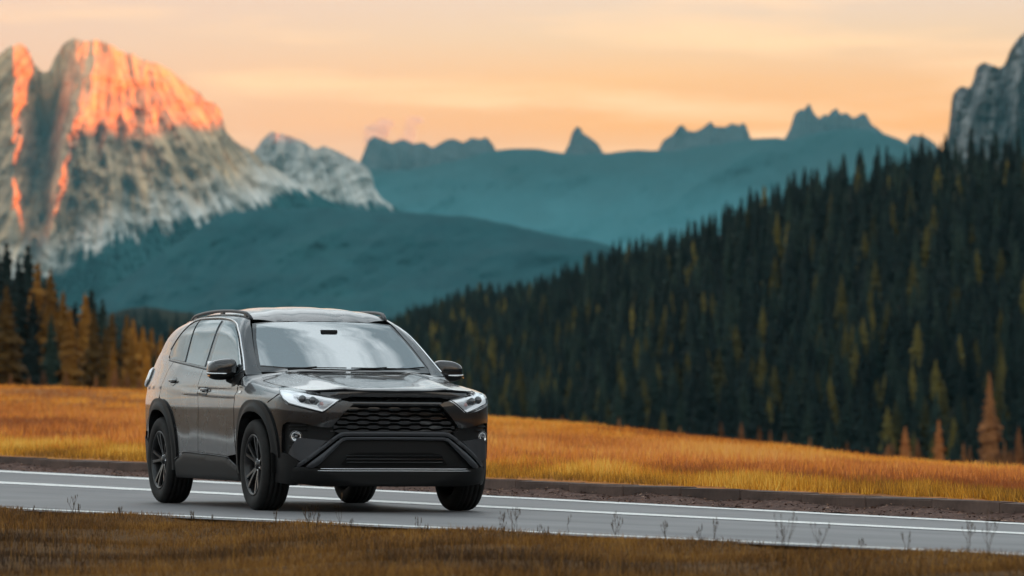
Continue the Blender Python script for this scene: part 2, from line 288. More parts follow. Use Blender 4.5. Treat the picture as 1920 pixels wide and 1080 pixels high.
# rock and forest by height with ragged, streaky borders (screes running down into the woods); forest teal carries painted haze
def rock_mat(name, rock_lo, rock_hi, forest, z_line=None, z_soft=40., k=(1 / 110., 1 / 900.), amp=260., scree=(.72, .67, .60), tilt=0., x0=-826.):
    m = mat(name, rock_lo, .9, spec=.1); g = NT(m); at, ad_ = g.n('Attribute', attribute_name='fan'), g.n('Attribute', attribute_name='drop')
    geo = g.n('NewGeometry'); sep = g.n('SeparateXYZ'); g.l(geo.outputs['Position'], sep.inputs[0])
    cv = g.n('CombineXYZ'); g.l(at.outputs['Fac'], cv.inputs[0]); g.l(ad_.outputs['Fac'], cv.inputs[1])
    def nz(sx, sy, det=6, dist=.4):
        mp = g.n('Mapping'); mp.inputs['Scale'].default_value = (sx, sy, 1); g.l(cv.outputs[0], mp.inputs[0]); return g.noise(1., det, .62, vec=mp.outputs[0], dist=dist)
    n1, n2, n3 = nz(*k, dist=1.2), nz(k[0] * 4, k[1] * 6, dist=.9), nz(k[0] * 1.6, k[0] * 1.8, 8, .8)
    rock = g.mix(1., g.mix(1., g.ramp(n1, (.32, rock_lo), (.66, rock_hi)), g.ramp(n2, (.36, (.55, .56, .60)), (.62, (1.22, 1.20, 1.16))), 'MULTIPLY'), g.ramp(n3, (.36, (.52, .50, .48)), (.5, (.95, .94, .93)), (.66, (1.15, 1.12, 1.08))), 'MULTIPLY')  # dark noise puts gully and ledge shade into the rock colour
    if z_line is None: g.l(rock, g.b.inputs['Base Color']); return m
    def ma(a, mul, add):
        q = g.n('Math', operation='MULTIPLY_ADD'); g.l(a, q.inputs[0]); q.inputs[1].default_value = mul
        if isinstance(add, float): q.inputs[2].default_value = add
        else: g.l(add, q.inputs[2])
        return q.outputs[0]
    v = ma(sep.outputs[0], -tilt, tilt * x0); v = ma(n1, amp * 2., v); v = ma(n2, amp * 1.2, v)
    ad = g.n('Math', operation='ADD'); g.l(sep.outputs[2], ad.inputs[0]); g.l(v, ad.inputs[1])
    def mr(lo, hi): q = g.n('MapRange'); q.inputs['From Min'].default_value = lo; q.inputs['From Max'].default_value = hi; g.l(ad.outputs[0], q.inputs[0]); return q.outputs[0]
    zl = z_line + amp * 1.6
    sc = g.mix(1., scree, g.ramp(n2, (.32, (.5, .52, .52)), (.62, (1.1, 1.1, 1.1))), 'MULTIPLY')
    r2 = g.mix(mr(zl + z_soft * 2, zl + z_soft * 9), sc, rock); fo = g.ramp(n2, (.3, tuple(.75 * q for q in forest)), (.7, tuple(1.25 * q for q in forest)))
    g.l(g.mix(mr(zl, zl + z_soft), fo, r2), g.b.inputs['Base Color']); return m
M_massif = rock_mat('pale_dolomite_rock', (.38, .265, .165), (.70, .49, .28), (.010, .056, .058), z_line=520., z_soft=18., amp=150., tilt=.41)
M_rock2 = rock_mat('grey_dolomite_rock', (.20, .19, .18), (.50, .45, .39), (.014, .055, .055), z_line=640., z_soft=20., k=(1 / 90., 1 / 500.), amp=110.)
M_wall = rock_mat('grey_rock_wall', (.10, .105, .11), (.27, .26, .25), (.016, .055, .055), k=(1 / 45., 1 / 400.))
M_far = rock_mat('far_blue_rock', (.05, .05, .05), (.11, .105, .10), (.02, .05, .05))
M_wood = mat('hazed_conifer_slope', (.014, .055, .055), .95, spec=.1)  # teal of the distant haze is put into this conifer colour
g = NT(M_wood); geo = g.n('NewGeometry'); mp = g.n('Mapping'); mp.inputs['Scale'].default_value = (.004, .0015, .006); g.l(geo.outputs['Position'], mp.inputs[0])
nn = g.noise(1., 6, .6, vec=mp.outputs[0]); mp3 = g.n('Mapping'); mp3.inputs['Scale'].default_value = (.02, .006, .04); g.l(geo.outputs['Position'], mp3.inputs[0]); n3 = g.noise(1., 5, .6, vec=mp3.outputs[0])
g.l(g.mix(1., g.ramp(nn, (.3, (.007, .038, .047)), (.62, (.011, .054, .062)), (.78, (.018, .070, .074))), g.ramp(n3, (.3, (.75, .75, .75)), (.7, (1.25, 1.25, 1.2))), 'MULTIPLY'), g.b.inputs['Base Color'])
M_slope = mat('forest_over_painted_mist', (.03, .10, .11), .95, spec=.1)      # dark woods along the top, valley mist painted in as paler colour below
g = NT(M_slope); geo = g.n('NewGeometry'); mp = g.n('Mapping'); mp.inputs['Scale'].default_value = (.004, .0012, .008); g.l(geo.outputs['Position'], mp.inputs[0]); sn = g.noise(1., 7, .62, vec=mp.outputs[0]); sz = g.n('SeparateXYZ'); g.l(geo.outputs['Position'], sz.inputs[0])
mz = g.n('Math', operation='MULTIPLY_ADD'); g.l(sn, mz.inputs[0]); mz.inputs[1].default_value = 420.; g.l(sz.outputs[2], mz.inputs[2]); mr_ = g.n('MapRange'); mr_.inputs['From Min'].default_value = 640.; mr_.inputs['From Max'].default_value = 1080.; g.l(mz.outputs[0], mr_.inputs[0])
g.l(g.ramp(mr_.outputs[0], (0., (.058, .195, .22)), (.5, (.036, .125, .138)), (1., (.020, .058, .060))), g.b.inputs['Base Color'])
M_hillfloor = mat('forest_floor', (.02, .024, .016), .95, spec=.1)
g = NT(M_hillfloor); g.l(g.ramp(g.noise(.05, 5), (.3, (.010, .013, .010)), (.7, (.026, .026, .016))), g.b.inputs['Base Color'])
# main massif on the left (16 km): twin summit, buttresses with gullies running down into screes
def massif_relief(X, Z, drop):
    F = (X + 1200) / np.maximum(1290 - Z, 60.); wx = 40 * (fbm(X / 130., Z / 130., 4, 5) - .5); F = F + .10 * (fbm(X / 160., Z / 160., 3, 15) - .5)
    r1 = fbm(F / .30, drop / 900., 3, 3, .5, True) ** 1.5; r2 = fbm(F / .12, (drop + wx) / 260., 5, 9, .58, True); r4 = fbm((X + wx) / 42., (Z + wx) / 55., 5, 33, .6, True); r5 = fbm((X - wx) / 95., (Z + 2 * wx) / 120., 4, 37, .55, True)
    led = (drop + 2.5 * wx) / 95.; led = led - np.floor(led); led = np.where(led < .7, led / .7, 1.) - led                      # ledges across the cliffs
    g_ = np.exp(-((X + 1352 + .10 * drop) / 38.) ** 2) * np.clip(drop / 120., 0, 1)      # gully below the notch between the two summits
    rib = np.exp(-((X + 1235 + .33 * (drop - 120)) / 60.) ** 2) * np.clip((drop - 40) / 200., 0, 1)
    lp = np.where(X > -1457, 1 - (X + 1457) / 95., 1 + (X + 1457) / 45.); lp = np.clip(lp, 0, 1) * (X < -1330)                   # left summit: a wedge with a dark left side
    mainl = 1 / (1 + np.exp(-(-1296 - X) / 10.)) * (X > -1420)                                                                    # dark left face of the main summit
    cl = np.clip((drop - 10) / 260., .22, 1); cl2 = np.clip((drop - 150) / 400., .08, 1)
    return 520 * (r1 - .35) * cl2 + 300 * (r2 - .5) * np.clip((drop - 60) / 300., .07, 1) + 110 * (r4 - .5) * np.clip(drop / 260., .35, 1) + 170 * (r5 - .5) * cl + 70 * led * np.clip(1.4 - drop / 420., 0, 1) - 380 * g_ + 330 * rib + 230 * lp - 170 * mainl * np.clip(1 - drop / 500., 0, 1) + 150 * (fbm((X + wx) / 38., Z / 80., 5, 63, .6, True) - .5) * (1 / (1 + np.exp((X + 1285) / 15.)))
SK_MAIN = [(-420, 250), (-320, 180), (-200, 220), (-90, 150), (-30, 130), (0, 104), (18, 86), (36, 80), (50, 92), (64, 122), (80, 135), (92, 132), (100, 112), (118, 84), (138, 72), (160, 78), (182, 74), (210, 86), (240, 98), (262, 112), (292, 116), (318, 130), (345, 152), (374, 172), (384, 190), (402, 194), (414, 206), (420, 235), (424, 245), (440, 262), (470, 285), (520, 318), (560, 345), (610, 372), (640, 388), (700, 410), (760, 430), (900, 470)]
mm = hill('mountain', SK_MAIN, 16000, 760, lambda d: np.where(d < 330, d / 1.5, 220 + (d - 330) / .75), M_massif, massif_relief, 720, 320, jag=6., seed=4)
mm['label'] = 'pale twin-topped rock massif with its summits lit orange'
SK_2 = [(440, 330), (470, 290), (490, 262), (508, 246), (530, 250), (560, 262), (590, 278), (606, 272), (630, 282), (655, 296), (675, 304), (692, 318), (699, 336), (701, 350), (716, 372), (760, 400), (820, 430)]
def rock_relief(X, Z, drop): return 380 * (fbm(X / 170. - drop / 500., Z / 900., 5, 31, .55, True) - .5) * np.clip(drop / 120., .1, 1) + 90 * (fbm(X / 50., Z / 140., 4, 37) - .5) + 190 * (fbm(X / 80. + drop / 160., Z / 75., 5, 41, .6, True) - .5) * np.clip(drop / 60., .2, 1)
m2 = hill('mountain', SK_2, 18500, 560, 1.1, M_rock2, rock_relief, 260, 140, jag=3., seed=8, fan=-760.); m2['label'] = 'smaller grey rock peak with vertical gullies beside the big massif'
# wooded ridge below the massif
def wood_relief(X, Z, drop): return (300 * (fbm(X / 420. + drop / 300., Z / 260., 5, 51, .55, True) - .5) + 30 * (fbm(X / 14., Z / 9., 3, 57) - .5)) * np.clip(drop / 60., .05, 1)
SK_R = [(-500, 470), (-150, 450), (120, 440), (300, 412), (430, 398), (520, 392), (620, 390), (760, 398), (880, 406), (950, 420), (1010, 434), (1070, 446), (1120, 452), (1145, 462), (1200, 492), (1300, 560), (1420, 660)]
SK_R = [(60, 640), (160, 575), (260, 505), (340, 450), (400, 412)] + [p for p in SK_R if p[0] >= 430]
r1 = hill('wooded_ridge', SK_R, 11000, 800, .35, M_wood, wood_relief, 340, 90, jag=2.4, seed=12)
# long misty slope behind it, and the far jagged peaks along its top
SK_S = [(640, 330), (690, 318), (760, 320), (830, 305), (900, 288), (935, 282), (990, 277), (1040, 284), (1080, 290), (1140, 286), (1200, 281), (1260, 283), (1330, 272), (1400, 262), (1440, 258), (1480, 262), (1540, 246), (1600, 240), (1640, 244), (1690, 262), (1720, 285), (1800, 330), (2000, 380)]
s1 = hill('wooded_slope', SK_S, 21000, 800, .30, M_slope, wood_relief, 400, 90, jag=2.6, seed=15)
def far_relief(X, Z, drop): return 300 * (fbm(X / 200., Z / 500., 4, 61, .5, True) - .5) * np.clip(drop / 80., .1, 1)
FAR = [('distant saw-toothed peaks half veiled by pink cloud', [(660, 340), (680, 290), (690, 262), (702, 254), (716, 260), (735, 268), (752, 262), (758, 262), (775, 268), (792, 266), (812, 276), (836, 262), (850, 260), (868, 266), (884, 256), (900, 260), (912, 256), (926, 272), (940, 300)]),
 ('distant dome-shaped rock tooth standing alone', [(1040, 310), (1058, 284), (1066, 270), (1072, 250), (1080, 238), (1088, 240), (1094, 252), (1108, 260), (1122, 272), (1134, 290), (1150, 310)]),
 ('distant jagged crest with a notched top', [(1215, 300), (1234, 282), (1244, 262), (1262, 250), (1272, 236), (1280, 232), (1290, 244), (1302, 248), (1316, 240), (1334, 226), (1340, 236), (1360, 236), (1372, 232), (1386, 236), (1394, 228), (1400, 236), (1408, 258), (1430, 268), (1450, 280)]),
 ('distant cluster of sharp rock towers', [(1455, 280), (1470, 262), (1482, 240), (1490, 212), (1500, 204), (1508, 206), (1518, 192), (1526, 210), (1536, 222), (1545, 214), (1553, 216), (1560, 206), (1570, 202), (1576, 214), (1590, 214), (1600, 222), (1616, 212), (1624, 214), (1634, 232), (1660, 250), (1690, 266), (1710, 290)]),
 ('small far summit at the end of the misty slope', [(1690, 290), (1702, 262), (1712, 252), (1724, 256), (1738, 258), (1752, 268), (1770, 290), (1790, 310)])]
for i, (lb, sk) in enumerate(FAR):
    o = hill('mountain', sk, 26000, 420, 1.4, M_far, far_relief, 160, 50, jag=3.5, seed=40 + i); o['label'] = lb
# rock wall at the right edge
SK_W = [(1762, 300), (1776, 262), (1782, 220), (1786, 178), (1798, 164), (1806, 160), (1818, 166), (1826, 150), (1832, 124), (1846, 118), (1862, 122), (1876, 128), (1886, 118), (1894, 96), (1906, 76), (1920, 62), (1950, 40), (2000, 20), (2080, -40), (2200, -60), (2330, -20), (2500, 60)]
def wall_relief(X, Z, drop): return 300 * (fbm(X / 90. + drop / 900., Z / 900., 5, 71, .55, True) - .5) * np.clip(drop / 60., .15, 1) + 60 * (fbm(X / 25., Z / 80., 4, 77) - .5) + 120 * (fbm(X / 40. + drop / 120., Z / 45., 5, 81, .6, True) - .5)
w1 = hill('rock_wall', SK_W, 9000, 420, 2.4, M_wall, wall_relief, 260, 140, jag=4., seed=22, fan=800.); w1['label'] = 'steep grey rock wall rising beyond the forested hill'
# unseen range to the right, shaped to shade all but the summits from sun
ys = np.linspace(-9000, 27000, 1300); nx = 41; k = np.linspace(-1, 1, nx)
H = np.interp(ys, [-9000, -4000, 0, 5000, 8000, 10500, 12000, 14000, 17000, 21000, 23000, 25500], [650, 650, 700, 900, 1080, 1220, 1265, 1340, 1480, 1750, 1900, 2000]) + 150 * (fbm(ys / 900., ys * 0 + 3, 6, 91) - .5) - 400 * np.exp(-((ys - 11120) / 90.) ** 2)  # notch shaped to let a streak of sun reach the massif
K, YY = np.meshgrid(k, ys); prof = (1 - np.abs(K)) ** .9; ZZ = -250 + (H[:, None] + 250) * prof + 160 * (fbm(YY / 400., K * 3, 4, 95) - .5) * (1 - np.abs(K)); XX = 3600 + K * 1000 + np.interp(YY, [0, 12000, 27000], [0, 0, 1500])
o = link('shading_range', mesh_np('shading_range', np.stack([XX, YY, ZZ], -1).reshape(-1, 3), grid_faces(len(ys), nx), M_far)); tag(o, kind='structure')
# the wooded hill on the right
HC_U = [560, 700, 760, 800, 880, 1000, 1060, 1140, 1230, 1300, 1350, 1450, 1500, 1600, 1700, 1830, 1920, 2200, 2700]
HC_V = [700, 640, 600, 578, 548, 536, 512, 474, 452, 420, 396, 352, 332, 300, 282, 258, 262, 230, 240]      # outline of the tree tops
HC_D = [1900, 1850, 1800, 1750, 1700, 1600, 1500, 1380, 1300, 1260, 1240, 1220, 1210, 1200, 1200, 1200, 1200, 1200, 1200]
TREE_H = 10.5
def hill_pt(u, k):
    """k = 0 at the foot of the hill, 1 at its crest"""
    dc = np.interp(u, HC_U, HC_D); zc = CAMH + (HZ - np.interp(u, HC_U, HC_V)) / FPX * dc - TREE_H * .50
    d0 = np.interp(u, [700, 1000, 2000], [1000, 960, 900.]); v0 = np.interp(u, CREST_U, CREST_V) + 60; z0 = CAMH + (HZ - v0) / FPX * d0
    d = d0 + (dc - d0) * k; z = z0 + (zc - z0) * np.asarray(k) ** 1.0 + 2.0 * np.sin(u / 70. + k * 5) * np.sin(math.pi * np.clip(k, 0, 1))
    return (u - 960) / FPX * d, d, z
hu = np.linspace(560, 2700, 160); hk = np.concatenate([np.linspace(-.2, 1, 50), [1.1, 1.4, 2.2]]); U2, K2 = np.meshgrid(hu, hk); hx, hy, hz = hill_pt(U2, np.minimum(K2, 1)); over = np.maximum(K2 - 1, 0); hy2 = hy + over * 300; hz2 = hz - over * 90 - np.maximum(-K2, 0) * 40
fh = link('forest_hill', mesh_np('forest_hill', np.stack([hx, hy2, hz2], -1).reshape(-1, 3), grid_faces(len(hk), len(hu)), M_hillfloor)); tag(fh, kind='structure')
# low dark hill showing between the left wood and the car
SK_L = [(120, 640), (200, 590), (250, 577), (300, 578), (350, 586), (420, 600), (520, 630), (640, 690), (760, 740)]
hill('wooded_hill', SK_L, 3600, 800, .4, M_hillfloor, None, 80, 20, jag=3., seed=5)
# ---------------------------------------------------------------- conifers
def leaf_mat(name, c0, c1, c2, by_attr=False):
    m = mat(name, c1, .85, spec=.15); g = NT(m); oi = g.n('ObjectInfo'); n = g.noise(1.1, 3)
    rnd = g.n('Attribute', attribute_name='tone').outputs['Fac'] if by_attr else oi.outputs['Random']
    a = g.ramp(n, (.3, c0), (.55, c1), (.75, c2)); g.l(g.mix(1., a, g.ramp(rnd, (0, (.35, .40, .45)), (.6, (1., 1., 1.)), (1, (1.9, 1.8, 1.5))), 'MULTIPLY'), g.b.inputs['Base Color']); return m
M_spruce = leaf_mat('dark_spruce_needles', (.006, .012, .011), (.011, .019, .016), (.022, .030, .020))
M_spruce_far = leaf_mat('far_spruce_needles', (.007, .013, .012), (.012, .020, .017), (.022, .031, .022), True)
M_olive_far = leaf_mat('far_larch_needles', (.036, .036, .012), (.080, .064, .016), (.15, .105, .024), True)
M_olive = leaf_mat('olive_larch_needles', (.036, .036, .012), (.080, .064, .016), (.15, .105, .024))
M_larch = leaf_mat('golden_larch_needles', (.08, .038, .007), (.21, .092, .012), (.36, .165, .022))
M_rust = leaf_mat('rusty_larch_needles', (.13, .055, .022), (.22, .09, .032), (.32, .14, .05))
M_bark = mat('grey_brown_bark', (.06, .045, .035), .9, spec=.2)
g = NT(M_bark); g.l(g.ramp(g.noise(6, 5, .6, mapping=(4, 4, .7)), (.3, (.03, .022, .018)), (.7, (.09, .07, .055))), g.b.inputs['Base Color'])
def conifer(seed, levels=26, width=.17, droop=.35, ragged=.25, per=9, start=.08, col=False, cone=(12, 9)):
    """unit-height conifer crown: whorls of drooping boughs, each a fan of ragged sprays"""
    r = np.random.default_rng(seed); V = []; F = []
    for i in range(levels):
        f = (i + r.uniform(-.3, .3)) / levels; z0 = start + (1 - start) * f
        prof = (1 - f) ** .80 * (1 if not col else (1 - .35 * (1 - f) ** 3)) ; rad = width * prof * r.uniform(1 - ragged, 1 + ragged) + .008
        nb = max(3, int(per * (.55 + .45 * (1 - f)))); ph = r.uniform(0, 6.28)
        for b in range(nb):
            z = z0 + r.uniform(-.7, .7) * (1 - start) / levels; a = ph + 6.283 * b / nb + r.uniform(-.3, .3); L = rad * r.uniform(.65, 1.15); w = L * r.uniform(.28, .45) + .006
            d = np.array([math.cos(a), math.sin(a), 0]); s = np.array([-math.sin(a), math.cos(a), 0]); dz = -droop * L * r.uniform(.5, 1.4)
            p0 = np.array([0, 0, z]); p1 = d * L * .55 + [0, 0, z + dz * .25]; p2 = d * L + [0, 0, z + dz + .15 * L]
            k = len(V); hang = np.array([0, 0, -.35 * w - .010])
            V += [p0 + [0, 0, .01], p1 + s * w, p1 - s * w, p2, p1 + hang * 1.6, p0 + d * L * .25 + s * w * .7 + hang, p0 + d * L * .25 - s * w * .7 + hang, p2 * .8 + p1 * .2 + s * w * .55 + hang * .8, p2 * .8 + p1 * .2 - s * w * .55 + hang * .8]
            F += [(k, k + 1, k + 3), (k, k + 3, k + 2), (k + 1, k + 4, k + 3), (k + 2, k + 3, k + 4), (k, k + 5, k + 1), (k, k + 2, k + 6), (k + 1, k + 7, k + 3), (k + 2, k + 3, k + 8)]
    nr, na = cone; k = len(V)
    for i in range(nr + 1):
        f = i / nr; zz = start * .8 + (.99 - start * .8) * f; ra = width * .66 * (1 - f) ** .85 * (1 if not col else (1 - .35 * (1 - f) ** 3)) + .002
        for j in range(na):
            a = 6.283 * (j + .5 * (i % 2)) / na; q = ra * r.uniform(.6, 1.3); V.append(np.array([q * math.cos(a), q * math.sin(a), zz - .5 * q * r.uniform(0, 1)]))
    F += [t for i in range(nr) for j in range(na) for t in ((k + i * na + j, k + i * na + (j + 1) % na, k + (i + 1) * na + j), (k + i * na + (j + 1) % na, k + (i + 1) * na + (j + 1) % na, k + (i + 1) * na + j))]
    k = len(V); V += [(0.006, 0, .93), (-.004, .006, .93), (-.004, -.006, .93), (0, 0, 1.03)]; F += [(k, k + 1, k + 3), (k + 1, k + 2, k + 3), (k + 2, k, k + 3)]
    return np.array(V, float), np.array(F)
def trunk_np():
    V, F = [], []; n = 7; pr = [(0, .020), (.03, .013), (.3, .010), (.7, .006), (.98, .0015)]
    for z, r_ in pr: V += [(r_ * math.cos(6.283 * j / n), r_ * math.sin(6.283 * j / n), z) for j in range(n)]
    F = [(i * n + j, i * n + (j + 1) % n, (i + 1) * n + (j + 1) % n, (i + 1) * n + j) for i in range(len(pr) - 1) for j in range(n)]
    return np.array(V), F
ME_TRUNK = mesh_np('trunk', *trunk_np(), M_bark)
CR = {}
for key, m, kw in (('spruce', M_spruce, dict(width=.195, droop=.5)), ('olive', M_olive, dict(width=.195, droop=.5, ragged=.35)), ('larch', M_larch, dict(width=.185, droop=.6, ragged=.4, col=True, levels=36)), ('rust', M_rust, dict(width=.16, droop=.5, ragged=.4, col=True, levels=30))):
    CR[key] = [mesh_np('crown', *conifer(100 * ord(key[0]) + i, **kw), m, False) for i in range(5)]
def tree(name, key, x, y, z, h, wid, label, group):
    o = empty(name, (x, y, z)); o.scale = (h * wid, h * wid, h); o.rotation_euler = (0, 0, random.uniform(0, 6.28)); tag(o, label, 'tree', group)
    link('crown', random.choice(CR[key]), o); link('trunk', ME_TRUNK, o); return o
# --- wood at the left edge of the meadow
def left_tree(u, vtop, d, key, wid=1.):
    x = (u - 960) / FPX * d; zt = CAMH + (HZ - vtop) / FPX * d; zb = float(zmeadow(x, d)) - .3; h = max(zt - zb, 3.)
    nm, lb = {'spruce': ('spruce_tree', 'tall dark spruce in the autumn wood beside the meadow'), 'larch': ('larch_tree', 'golden autumn larch in the wood beside the meadow'), 'rust': ('larch_tree', 'low rusty young larch at the edge of the meadow wood')}[key]
    tree(nm, key, x, d, zb, h, wid, lb, {'spruce': 'dark spruces in the wood beside the meadow', 'larch': 'golden larches in the wood beside the meadow', 'rust': 'young larches at the edge of the meadow wood'}[key])
for u, v, d, w in ((-40, 450, 700, 1.), (-8, 462, 690, 1.05), (12, 456, 720, 1.), (34, 480, 690, .95), (52, 462, 735, 1.05), (70, 492, 690, .95), (82, 520, 670, 1.), (104, 540, 700, 1.), (30, 520, 640, 1.), (62, 548, 640, 1.), (140, 566, 690, 1.), (172, 540, 720, 1.1), (192, 562, 700, 1.05), (158, 590, 650, 1.), (120, 590, 630, 1.), (96, 590, 620, 1.), (212, 610, 690, 1.), (236, 618, 700, 1.), (262, 612, 740, 1.), (280, 628, 720, 1.), (300, 634, 740, 1.), (180, 630, 630, 1.), (140, 640, 620, 1.), (60, 610, 600, 1.), (20, 600, 600, 1.), (255, 650, 650, 1.), (320, 636, 760, 1.), (345, 650, 770, 1.), (370, 656, 780, 1.), (225, 660, 640, 1.), (288, 660, 660, 1.), (-20, 560, 620, 1.)):
    left_tree(u, v, d, 'spruce', w)
for u, v, d, w in ((12, 534, 585, 1.15), (70, 490, 655, .9), (94, 504, 640, .95), (118, 545, 625, 1.), (132, 578, 600, 1.), (160, 548, 640, 1.05), (176, 580, 615, .95), (210, 584, 640, .9), (198, 612, 600, 1.), (238, 590, 650, 1.), (250, 596, 630, 1.), (246, 628, 590, 1.05), (268, 612, 660, .9), (284, 614, 690, .9), (302, 628, 700, .9), (322, 612, 700, .9), (-30, 520, 600, 1.1), (212, 640, 585, .9), (276, 650, 600, .9), (310, 660, 620, .9)):
    left_tree(u, v, d, 'larch', w)
for u, v, d in ((82, 694, 545), (124, 698, 550), (55, 704, 540), (216, 690, 560), (180, 704, 545), (238, 700, 560), (20, 700, 540), (262, 706, 560)): left_tree(u, v, d, 'rust', 1.5)
fr = np.random.default_rng(11)
for i in range(34):
    u = fr.uniform(-40, 360); edge_v = np.interp(u, [-40, 0, 60, 120, 180, 240, 300, 360], [480, 480, 500, 560, 570, 615, 635, 655]); left_tree(u, edge_v + fr.uniform(15, 90), fr.uniform(640, 780), 'spruce', fr.uniform(1., 1.25))
# --- forest on the hill: the 260 that show largest as trees of their own, the rest as one wood
cand = []; hr = np.random.default_rng(5)
for i in range(15000):
    u = hr.uniform(640, 2080); k = hr.uniform(0, 1.02) ** .9; x, d, z = hill_pt(u, k); cand.append((float(u), float(k), float(x), float(d), float(z)))
kept = []; cell = {}
for c in cand:
    key = (int(c[2] // 3.), int(c[3] // 3.)); ok = True
    for a in (-1, 0, 1):
        for b in (-1, 0, 1):
            for q in cell.get((key[0] + a, key[1] + b), ()):
                if (q[2] - c[2]) ** 2 + ((q[3] - c[3]) * .6) ** 2 < 3.0 ** 2: ok = False
    if ok: cell.setdefault(key, []).append(c); kept.append(c)
kept.sort(key=lambda c: c[3])
n_sp = n_ol = 0; rest = []
for c in kept:
    u, k, x, d, z = c; h = TREE_H * hr.uniform(.70, 1.12) * (1. if k > .08 else .8) * (.74 if k > .9 else 1.); low = k < .5
    key = 'olive' if hr.random() < (.30 if k < .22 else .16 if low else .05) else 'spruce'
    if k < .07 and hr.random() < .35: key = 'rust'; h *= .62
    vis = 560 < u < 1990
    if vis and key == 'spruce' and n_sp < 235: n_sp += 1; tree('spruce_tree', 'spruce', x, d, z - .3, h, hr.uniform(.95, 1.25), 'dark green spruce among the lower ranks of the forested hill', 'spruces on the forested hill')
    elif vis and key == 'olive' and n_ol < 150: n_ol += 1; tree('larch_tree', 'olive', x, d, z - .3, h * .95, hr.uniform(.9, 1.15), 'olive-yellow larch standing among the dark spruces of the forested hill', 'larches on the forested hill')
    elif vis and key == 'rust': tree('larch_tree', 'rust', x, d, z - .3, h, hr.uniform(.9, 1.2), 'small rusty larch at the foot of the forested hill', 'rusty larches at the foot of the forested hill')
    else: rest.append((x, d, z - .3, h, hr.uniform(.95, 1.25), key))
# bigger orange larches along the meadow crest on the right
for u, vt, d, w in ((1588, 826, 500, 1.), (1666, 832, 480, 2.2), (1697, 800, 520, 1.1), (1720, 824, 480, 1.2), (1760, 785, 500, .8), (1818, 834, 470, .9), (1894, 844, 460, 1.2), (1868, 850, 470, 1.), (1352, 790, 640, .9), (1444, 806, 600, .9), (1424, 800, 620, .9), (1390, 792, 640, .9), (1910, 800, 540, .9), (1855, 700, 900, .8)):
    x = (u - 960) / FPX * d; zt = CAMH + (HZ - vt) / FPX * d; zb = float(zmeadow(x, d)) - .3; tree('larch_tree', 'rust', x, d, zb, max(zt - zb, 1.5), w * 1.15, 'young orange larch just beyond the meadow crest', 'young larches beyond the meadow crest')
lowres = [conifer(900 + i, levels=9, per=4, width=.20, droop=.5, cone=(8, 7)) for i in range(6)]
def wood_mesh(name, items, m, label):
    VV = []; FF = []; TT = []; k = 0
    for (x, y, z, h, w, key) in items:
        V, F = lowres[int(hr.integers(6))]; a = hr.uniform(0, 6.28); c, s = math.cos(a), math.sin(a)
        TT.append(np.full(len(V), hr.random())); VV.append(np.stack([(V[:, 0] * c - V[:, 1] * s) * h * w + x, (V[:, 0] * s + V[:, 1] * c) * h * w + y, V[:, 2] * h + z], 1)); FF.append(F + k); k += len(V)
    o = link(name, mesh_np(name, np.vstack(VV), np.vstack(FF), m, False)); at = o.data.attributes.new('tone', 'FLOAT', 'POINT'); at.data.foreach_set('value', np.concatenate(TT).astype(np.float32)); return tag(o, label, 'forest', None, 'stuff')
print('forest', n_sp, n_ol, len(rest))
wood_mesh('spruce_forest', [q for q in rest if q[5] == 'spruce'], M_spruce_far, 'dense dark spruce forest covering the upper hill')
ol = [q for q in rest if q[5] != 'spruce']
if ol: wood_mesh('larch_stand', ol, M_olive_far, 'scattered olive larches higher in the dark spruce forest')
sk = []
for i in range(420):
    u = hr.uniform(180, 640); dd = hr.uniform(3350, 3600); vt = np.interp(u, [p[0] for p in SK_L], [p[1] for p in SK_L]) + hr.uniform(0, 60); x = (u - 960) / FPX * dd; z = CAMH + (HZ - vt) / FPX * dd - 13; sk.append((x, dd, z, hr.uniform(12, 17), 1.2, 'spruce'))
wood_mesh('spruce_forest', sk, M_spruce_far, 'low dark wooded rise seen between the larch wood and the car')
# ---------------------------------------------------------------- grass
def blade_mat(name, stops, trans=.25):
    m = mat(name, stops[1], .7, spec=.25); g = NT(m); at = g.n('Attribute', attribute_name='tone'); g.l(g.ramp(at.outputs['Fac'], *[(i / (len(stops) - 1), c) for i, c in enumerate(stops)]), g.b.inputs['Base Color']); return m
def blades(name, x, y, z, h, w, tone, m, label, lean=.35, simple=False):
    """one mesh of many bent blades (two-segment strips)"""
    n = len(x); a = RNG.uniform(0, 2 * math.pi, n); la = RNG.uniform(0, 2 * math.pi, n); le = np.abs(RNG.normal(0, lean, n)); 
    sx, sy = np.cos(a) * w / 2, np.sin(a) * w / 2; lx, ly = np.cos(la) * le * h, np.sin(la) * le * h
    P = np.empty((n, 5, 3))
    P[:, 0] = np.stack([x - sx, y - sy, z], 1); P[:, 1] = np.stack([x + sx, y + sy, z], 1)
    P[:, 2] = np.stack([x - sx * .7 + lx * .35, y - sy * .7 + ly * .35, z + h * .58], 1); P[:, 3] = np.stack([x + sx * .7 + lx * .35, y + sy * .7 + ly * .35, z + h * .58], 1)
    P[:, 4] = np.stack([x + lx, y + ly, z + h * np.sqrt(np.maximum(1 - le**2 * .5, .2))], 1)
    if simple: P = P[:, [0, 1, 4]]
    nv = P.shape[1]; i = np.arange(n)[:, None] * nv; F = i + np.array([0, 1, 2]) if simple else np.concatenate([i + [0, 1, 3], i + [0, 3, 2], i + [2, 3, 4]], 1).reshape(-1, 3)
    me = mesh_np(name, P.reshape(-1, 3), F, m, False); at = me.attributes.new('tone', 'FLOAT', 'POINT'); at.data.foreach_set('value', np.repeat(tone, nv).astype(np.float32))
    return tag(link(name, me), label, 'grass', None, 'stuff')
M_gdark = blade_mat('brown_verge_grass', [(.030, .014, .004), (.095, .042, .008), (.21, .090, .013), (.34, .165, .03)])
